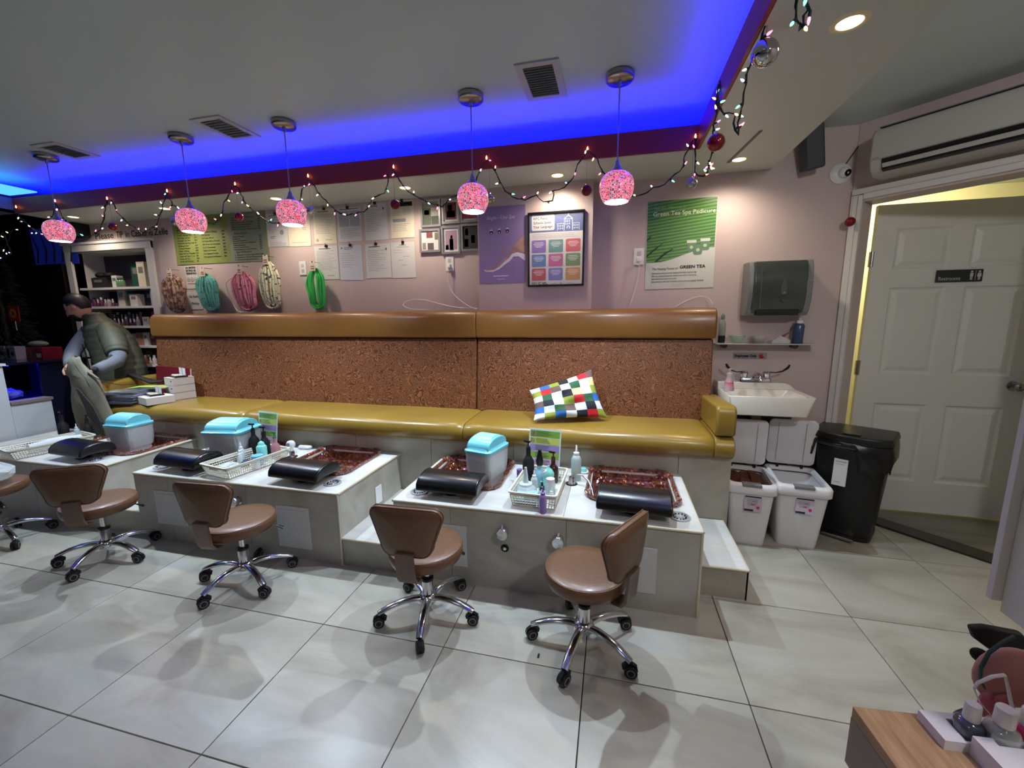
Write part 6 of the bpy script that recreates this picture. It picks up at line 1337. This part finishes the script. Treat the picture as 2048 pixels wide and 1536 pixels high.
# black trash can
tc_ = thing('trash_can', 'large black trash can with a black bag over its rim, before the door', 'bin', (1.525, 3.03, 0), R(-34)); BP = mat('black can plastic', (14, 14, 15), .4)
def dshape(w_, d, z, n=9):
    w_ *= .90; d *= .86
    out = []
    for k in range(n+1):
        a = PI*k/n; out.append((w_/2*math.cos(a+PI), -d*.25+(-.25*d*math.sin(a)), z))
    out += [(w_/2, d/2, z), (-w_/2, d/2, z)]
    return out
obj('body', MB().loft([dshape(.33, .30, .02), dshape(.42, .40, .60)]), BP, tc_, bevel=.01)
obj('rim', MB().loft([dshape(.425, .405, .60), dshape(.435, .415, .605), dshape(.43, .41, .635)]), mat('rim grey', (74, 74, 72), .3), tc_, bevel=.004)
obj('lid', MB().loft([dshape(.45, .42, .635), dshape(.46, .43, .65), dshape(.44, .41, .685), dshape(.25, .22, .698)]), mat('black lid', (24, 25, 25), .35), tc_, bevel=.008)
obj('lid_grip', MB().box(-.04, .05, -.155, -.12, .688, .697), BLACK, tc_, bevel=.003)
obj('foot_pedal', MB().box(-.08, .08, -.18, -.11, .012, .03), NICKEL, tc_, bevel=.004); obj('base', MB().loft([dshape(.335, .31, 0), dshape(.335, .31, .03)]), BLACK, tc_)
random.seed(15); bgm = MB(); rings = []
for k, (s_, z) in enumerate(((1.04, .635), (1.07, .62), (1.09, .585), (1.08, .55), (1.04, .53))):
    rings.append([(p[0]*s_*(1+random.uniform(-.02, .03)*k*.5), p[1]*s_*(1+random.uniform(-.02, .03)*k*.5), z-(random.uniform(0, .035)*k*.6 if p[0] > .05 or p[0] < -.15 else -.055*k*.45)) for p in dshape(.43, .41, 0, 18)])
bgm.loft(rings, cap=False); obj('bag_overhang', bgm, mat('black bag', (16, 16, 17), .3), tc_, smooth=True)
M2 = Matrix.Translation((-.02, -.171, .33)) @ Matrix.Rotation(R(-4.5), 4, 'X')
obj('label', MB().box(-.04, .03, -.012, .004, .03, .20, M2), PAPER, tc_); obj('label_print', MB().box(-.034, .022, -.013, -.0115, .18, .187, M2).box(-.034, .012, -.013, -.0115, .165, .168, M2).box(-.03, .0, -.013, -.0115, .05, .054, M2), LG, tc_)
# air conditioner on the slanted wall
ac = bpy.data.objects.new('air_conditioner', None); C.objects.link(ac); ac.location = (1.455+.14*.7071-.10, 3.245-.14*.7071-.10, 2.2); ac.rotation_euler = (0, 0, R(-45)); tag(ac, 'long white air conditioner with dark outlet slot above the restroom door', 'air conditioner')
ACM = mat('ac white', (176, 174, 166), .4)
lx = .0
prf = [(.14, .02), (.0, .015), (-.05, .05), (-.065, .09), (-.065, .23), (-.05, .262), (.0, .275), (.14, .275)]
obj('case', MB().prism(prf, lx, lx+1.15, 'x'), ACM, ac, bevel=.012, seg=3)
obj('outlet', MB().prism([(-.070, .088), (-.054, .036), (-.03, .03), (-.03, .055), (-.06, .10)], lx+.06, lx+1.1, 'x'), BLACK, ac)
obj('louver', MB().prism([(-.0735, .066), (-.062, .046), (-.058, .048), (-.070, .068)], lx+.065, lx+1.095, 'x'), ACM, ac)
obj('panel_line', MB().box(lx+.01, lx+.94, -.0665, -.064, .095, .098), mat('ac line', (120, 118, 112), .5), ac); obj('logo_strip', MB().box(lx+.015, lx+.045, -.0668, -.064, .104, .107), GREY, ac)
obj('top_grille', MB().box(lx+.02, lx+.93, -.03, .12, .276, .281), GREY, ac)
tag(obj('wall_stain', MB().box(.60, .72, -.004, -.0005, 2.50, 2.515, DW), BLACK), 'small dark scuff on the wall above the air conditioner', 'mark') if False else None
# camera, cable, speaker
cmr = thing('security_camera', 'small round white dome camera on the wall left of the air conditioner', 'camera', (1.375, 3.25, 2.31)); M_ = Matrix.Rotation(PI/2, 4, 'X') @ Matrix.Identity(4)
obj('base', MB().lathe([(.001, 0), (.06, 0), (.062, .006), (.05, .02), (.001, .022)], n=28, M=M_), WPLA, cmr, smooth=True)
M3 = Matrix.Translation((.006, -.025, .0)) @ Matrix.Rotation(R(20), 4, 'Z') @ Matrix.Rotation(R(110), 4, 'X')
obj('eye_ball', MB().ball((0, 0, .008), .032, n=20, k=12, M=M3), WPLA, cmr, smooth=True); obj('lens', MB().lathe([(.001, .032), (.018, .033), (.021, .040), (.016, .042), (.001, .038)], n=20, M=M3), BLACK, cmr, smooth=True)
cord([(1.395, 3.235, 2.36), (1.43, 3.235, 2.42), (1.447, 3.22, 2.455)], 'thin dark cable from the dome camera up to the air conditioner', .003, m=mat('dark cable', (50, 24, 26), .5))
spk = thing('wall_speaker', 'dark grey speaker hanging under the corner of the side ceiling', 'speaker', (1.165, 3.15, 2.42)); obj('cabinet', MB().box(-.052, .052, -.06, .06, -.10, .15, Matrix.Rotation(R(-12), 4, 'Y') @ Matrix.Rotation(R(12), 4, 'X')), mat('speaker grey', (58, 62, 68), .5), spk, bevel=.014, seg=3); obj('arm', MB().cyl((0, .04, .05), (0, .1, .09), .012), MATTE, spk)
# ---------------------------------------------------------------- right foreground
OAK = mat('oak laminate', (168, 132, 98), .5)
nt = OAK.node_tree; N = nt.nodes; L = nt.links
tc = N.new('ShaderNodeTexCoord'); mp = N.new('ShaderNodeMapping'); mp.inputs['Scale'].default_value = (22, 2.2, 4); mp.inputs['Rotation'].default_value = (0, 0, R(0)); L.new(tc.outputs['Object'], mp.inputs[0])
n = N.new('ShaderNodeTexNoise'); n.inputs['Scale'].default_value = 4; n.inputs['Detail'].default_value = 6; L.new(mp.outputs[0], n.inputs['Vector'])
rp = N.new('ShaderNodeValToRGB'); rp.color_ramp.elements[0].position = .3; rp.color_ramp.elements[1].position = .7; rp.color_ramp.elements[0].color = lin((146, 110, 78)); rp.color_ramp.elements[1].color = lin((188, 152, 116)); L.new(n.outputs['Fac'], rp.inputs[0]); L.new(rp.outputs[0], N['Principled BSDF'].inputs['Base Color'])
TZ = .72
c0 = at(1705, 1412, 'z', TZ); c1 = at(1863, 1430, 'z', TZ); c2 = at(1870, 1740, 'z', TZ)
ux = (c1-c0).normalized(); uy = Vector((-ux.y, ux.x, 0)); uy = -uy if uy.y > 0 else uy
tb = thing('nail_table', 'oak topped manicure table with white sides in the right foreground', 'table', (c0.x, c0.y, 0), math.atan2(ux.y, ux.x))
# local: x right along back edge, y toward the camera is negative
obj('top', MB().box(0, .62, -.50, 0, TZ-.022, TZ), OAK, tb, bevel=.0015)
obj('side_frame', MB().box(.0, .02, -.50, 0, .60, TZ-.022), mat('edge taupe', (140, 124, 110), .5), tb); obj('side_panel', MB().box(.008, .03, -.48, -.018, .05, TZ-.04), mat('table white', (198, 204, 210), .4), tb); obj('side_panel', MB().box(.59, .61, -.48, -.02, .05, TZ-.03), mat('table white', (1, 1, 1)), tb); obj('back_panel', MB().box(.02, .6, -.03, -.005, .05, TZ-.022), mat('edge taupe', (1, 1, 1)), tb)
p_ = at(1868, 1432, 'z', TZ+.022); st = thing('polish_stand', 'white stepped acrylic stand for polish bottles on the oak table', 'stand', (p_.x, p_.y, TZ), R(5)); ACW = mat('acrylic white', (222, 218, 222), .2)
def stl(px_, py_, z):
    w_ = at(px_, py_, 'z', TZ+z); return Matrix.Rotation(-R(5), 4, 'Z') @ (w_-st.location)
so_ = MB(); la = stl(1936, 1468, .012); lb = stl(1998, 1492, .012); lc = stl(2052, 1492, .012)
y1_ = la.y-.0235
rect_holes(so_, la.x-.052, .34, y1_, la.y+.032, 0, .018, [(la.x-.0195+.046*k, la.x+.0195+.046*k, la.y-.0195, la.y+.0195) for k in range(5)])
obj('step_block', so_, ACW, st, bevel=.0012)
so_ = MB(); rect_holes(so_, lb.x-.048, .34, min(lb.y-.032, y1_-.05), y1_-.0005, 0, .034, [(lb.x-.0215+.050*k, lb.x+.0215+.050*k, lb.y-.0215, min(lb.y+.0215, y1_-.004)) for k in range(4)])
obj('step_block', so_, ACW, st, bevel=.0012)
def nail(l, z, m, label, h=.052, r_=.017, capr=.0095):
    w_ = st.matrix_basis @ Vector((l[0], l[1], 0)); w_ = st.location+Matrix.Rotation(R(5), 4, 'Z') @ Vector((l[0], l[1], 0)); t = thing('nail_polish', label, 'bottle', (w_.x, w_.y, TZ+z), 0, 'nail polish bottles on the white stand')
    obj('glass_body', MB().loft([rrect(0, 0, r_*2*k, r_*2*k, r_*.8*k, z_, 6) for k, z_ in ((.8, 0), (.95, .002), (1, .006), (1, h*.72), (.85, h*.86), (.5, h*.93), (.46, h))]), m, t, smooth=True)
    obj('cap', MB().lathe([(capr, h-.003), (capr*1.05, h+.0), (capr, h+.024), (capr*.92, h+.026), (.001, h+.026)], n=24), mat('polish cap white', (228, 226, 220), .3), t, smooth=True); return t
nail(la, .003, mat('slate polish', (70, 76, 86), .1, coat=1), 'slate grey nail polish with a white cap on the lower step', .042, .0185, .0105)
nl = nail(lb, .003, mat('clear polish', (196, 200, 198), .05, alpha=.75, coat=1, metal=.2), 'clear silver nail polish with a white cap at the front', .054, .0205, .0125)
obj('barcode', MB().box(-.0210, -.0203, -.008, .008, .015, .036), GREY, nl)
nail(lc, .003, mat('pink polish', (206, 50, 96), .12, coat=1), 'hot pink nail polish at the right edge of the frame', .050, .0205, .0125)
nail((la.x+.046, la.y), .003, mat('rose clear polish', (196, 150, 150), .08, alpha=.7, coat=1), 'pale rose nail polish behind the clear one', .042, .0185, .0105)
# polish rack hanging at the right edge
rk = thing('polish_rack', 'white open polish rack panel rising along the right edge of the frame', 'rack', (.60, .72, .93), 0); W2 = mat('rack white', (224, 222, 206), .35)
q = lambda x, y, Y: at(x, y, 'y', Y)
Yk = .82
a1 = q(1982, 1200, Yk); a2 = q(2003, 1208, Yk); a3 = q(2000, 1232, Yk); top = q(2066, 800, Yk)
X0, X1 = a1.x, a1.x+.052
rko = rk.location = Vector((X0, Yk, a1.z))
obj('side_board', MB().box(0, .05, .0, .012, .0, .62), W2, rk, bevel=.001)
obj('side_board', MB().box(.014, .028, -.16, -.0005, -.018, .62), W2, rk, bevel=.001)
for z in (-.018, .07, .16, .25): obj('rack_shelf', MB().box(.0285, .20, -.16, -.001, z, z+.008), W2, rk, bevel=.001)
for k, (dx, c_) in enumerate(((.05, (176, 20, 90)), (.085, (150, 40, 110)))):
    t = thing('nail_polish', ('magenta nail polish on the lowest shelf of the white rack', 'plum nail polish beside the magenta one on the white rack')[k], 'bottle', (X0+dx, Yk-.05, a1.z-.009)); obj('glass_body', MB().lathe([(.001, 0), (.013, 0), (.014, .004), (.014, .035), (.007, .042), (.001, .042)], n=16), mat('rack polish %d' % k, c_, .15, coat=1), t, smooth=True); obj('cap', MB().lathe([(.007, .04), (.0075, .072), (.001, .073)], n=12), BLACK, t, smooth=True)
# lower cluster: sleep masks and pouches hanging behind the table
def at2(x, y, Y): return at(x, y, 'y', Y*1.12)
c_ = at2(2020, 1355, .80); t = thing('round_pouch', 'large round dusty pink pouch with a bow hanging behind the polish stand', 'pouch', c_)
obj('disc', MB().ball((0, 0, 0), .058, .022, .062, 28, 12), mat('dusty pink', (176, 124, 116), .7), t, smooth=True)
obj('bow', MB().ball((.022, -.026, .012), .007, .005, .018, 10, 6).ball((.036, -.026, -.004), .016, .006, .010, 10, 6).ball((.022, -.028, -.006), .006, .005, .008, 8, 5), MATTE, t, smooth=True)
obj('print', MB().ball((-.02, -.024, -.03), .018, .003, .012, 10, 5), mat('pink print', (186, 84, 100), .7, noise=(160, (176, 124, 116), 3)), t)
c_ = at2(2000, 1270, .86); t = thing('eye_mask', 'black padded eye mask hanging behind the pink pouch, upper one', 'mask', c_); obj('pad', MB().prism([(-.055, .012), (-.03, .018), (.03, .014), (.05, -.01), (.02, -.04), (-.018, -.032), (-.045, -.012)], -.008, .008, 'y'), MATTE, t, bevel=.006, seg=3)
c_ = at2(1962, 1312, .84); t = thing('eye_mask', 'small black oval pad left of the pink pouch', 'mask', c_); obj('pad', MB().ball((0, 0, 0), .022, .008, .014, 16, 8, M=Matrix.Rotation(R(35), 4, 'Y')), MATTE, t, smooth=True)
gs_ = [at2(x, y, .78) for x, y in ((2030, 1272), (2005, 1285), (1978, 1305), (1962, 1335), (1960, 1358), (1968, 1375))]
t = thing('green_strap', 'dark green elastic strap curving round the pink pouch', 'strap', gs_[0]); obj('band', MB(gs_[0]).tube(gs_, .0045, 8, .4), mat('bottle green', (28, 58, 50), .6), t, smooth=True)
ws_ = [at2(x, y, .74) for x, y in ((1990, 1440), (1960, 1405), (1948, 1378), (1955, 1366), (1985, 1353), (2010, 1350), (2016, 1375), (2022, 1405), (2032, 1440), (2030, 1470))]
t = thing('white_ribbon', 'loose white elastic ribbon looping in front of the pink pouch', 'ribbon', ws_[0]); obj('band', MB(ws_[0]).tube(ws_, [.002, .0025, .003, .0035, .004, .004, .0045, .005, .006, .006], 8, .35), mat('ribbon white', (206, 200, 186), .7), t, smooth=True)
c_ = at2(1935, 1425, .80); t = thing('purple_pouch', 'dark violet pouch tip showing behind the slate polish', 'pouch', c_); obj('cloth', MB().ball((0, 0, -.012), .03, .012, .02, 14, 7, M=Matrix.Rotation(R(-25), 4, 'Y')), mat('violet cloth', (58, 52, 92), .8), t, smooth=True)
c_ = at2(1982, 1400, .79); t = thing('pink_pouch', 'small magenta tinted pouch low behind the ribbon', 'pouch', c_); obj('cloth', MB().ball((0, 0, -.01), .02, .01, .035, 14, 7), mat('magenta cloth', (170, 80, 110), .7, noise=(80, (190, 120, 126), 3)), t, smooth=True)
# rail holding the hanging pouches
t = thing('display_rail', 'white rail behind the table from which the pouches hang', 'rail', (X0+.14, .92, 1.10)); obj('rail', MB().cyl((0, 0, 0), (.35, 0, 0), .006), W2, t, smooth=True)
# dark coat at the door edge
t = thing('dark_coat', 'edge of a dark coat hanging in the hallway right of the door', 'coat', (2.45, 3.0, .95)); obj('cloth', MB().ball((.12, 0, -.10), .10, .06, .18, 14, 8), MATTE, t, smooth=True)
# scraps on the floor
t = thing('floor_debris', 'tiny dark scrap on the floor between the two rightmost stools', 'scrap', at(1077, 1312, 'z', 0)); obj('chip', MB().box(-.004, .004, -.012, .012, .0005, .002), MATTE, t)

# lettering: plain meshes
bpy.context.view_layer.update(); dg = bpy.context.evaluated_depsgraph_get()
for o in [o for o in C.objects if o.type == 'FONT']:
    me = bpy.data.meshes.new_from_object(o.evaluated_get(dg)); mw = o.matrix_world.copy(); par = o.parent
    n_ = bpy.data.objects.new('lettering', me); C.objects.link(n_); n_.parent = par; n_.matrix_basis = o.matrix_basis.copy(); n_.matrix_parent_inverse = o.matrix_parent_inverse.copy()
    bpy.data.objects.remove(o)
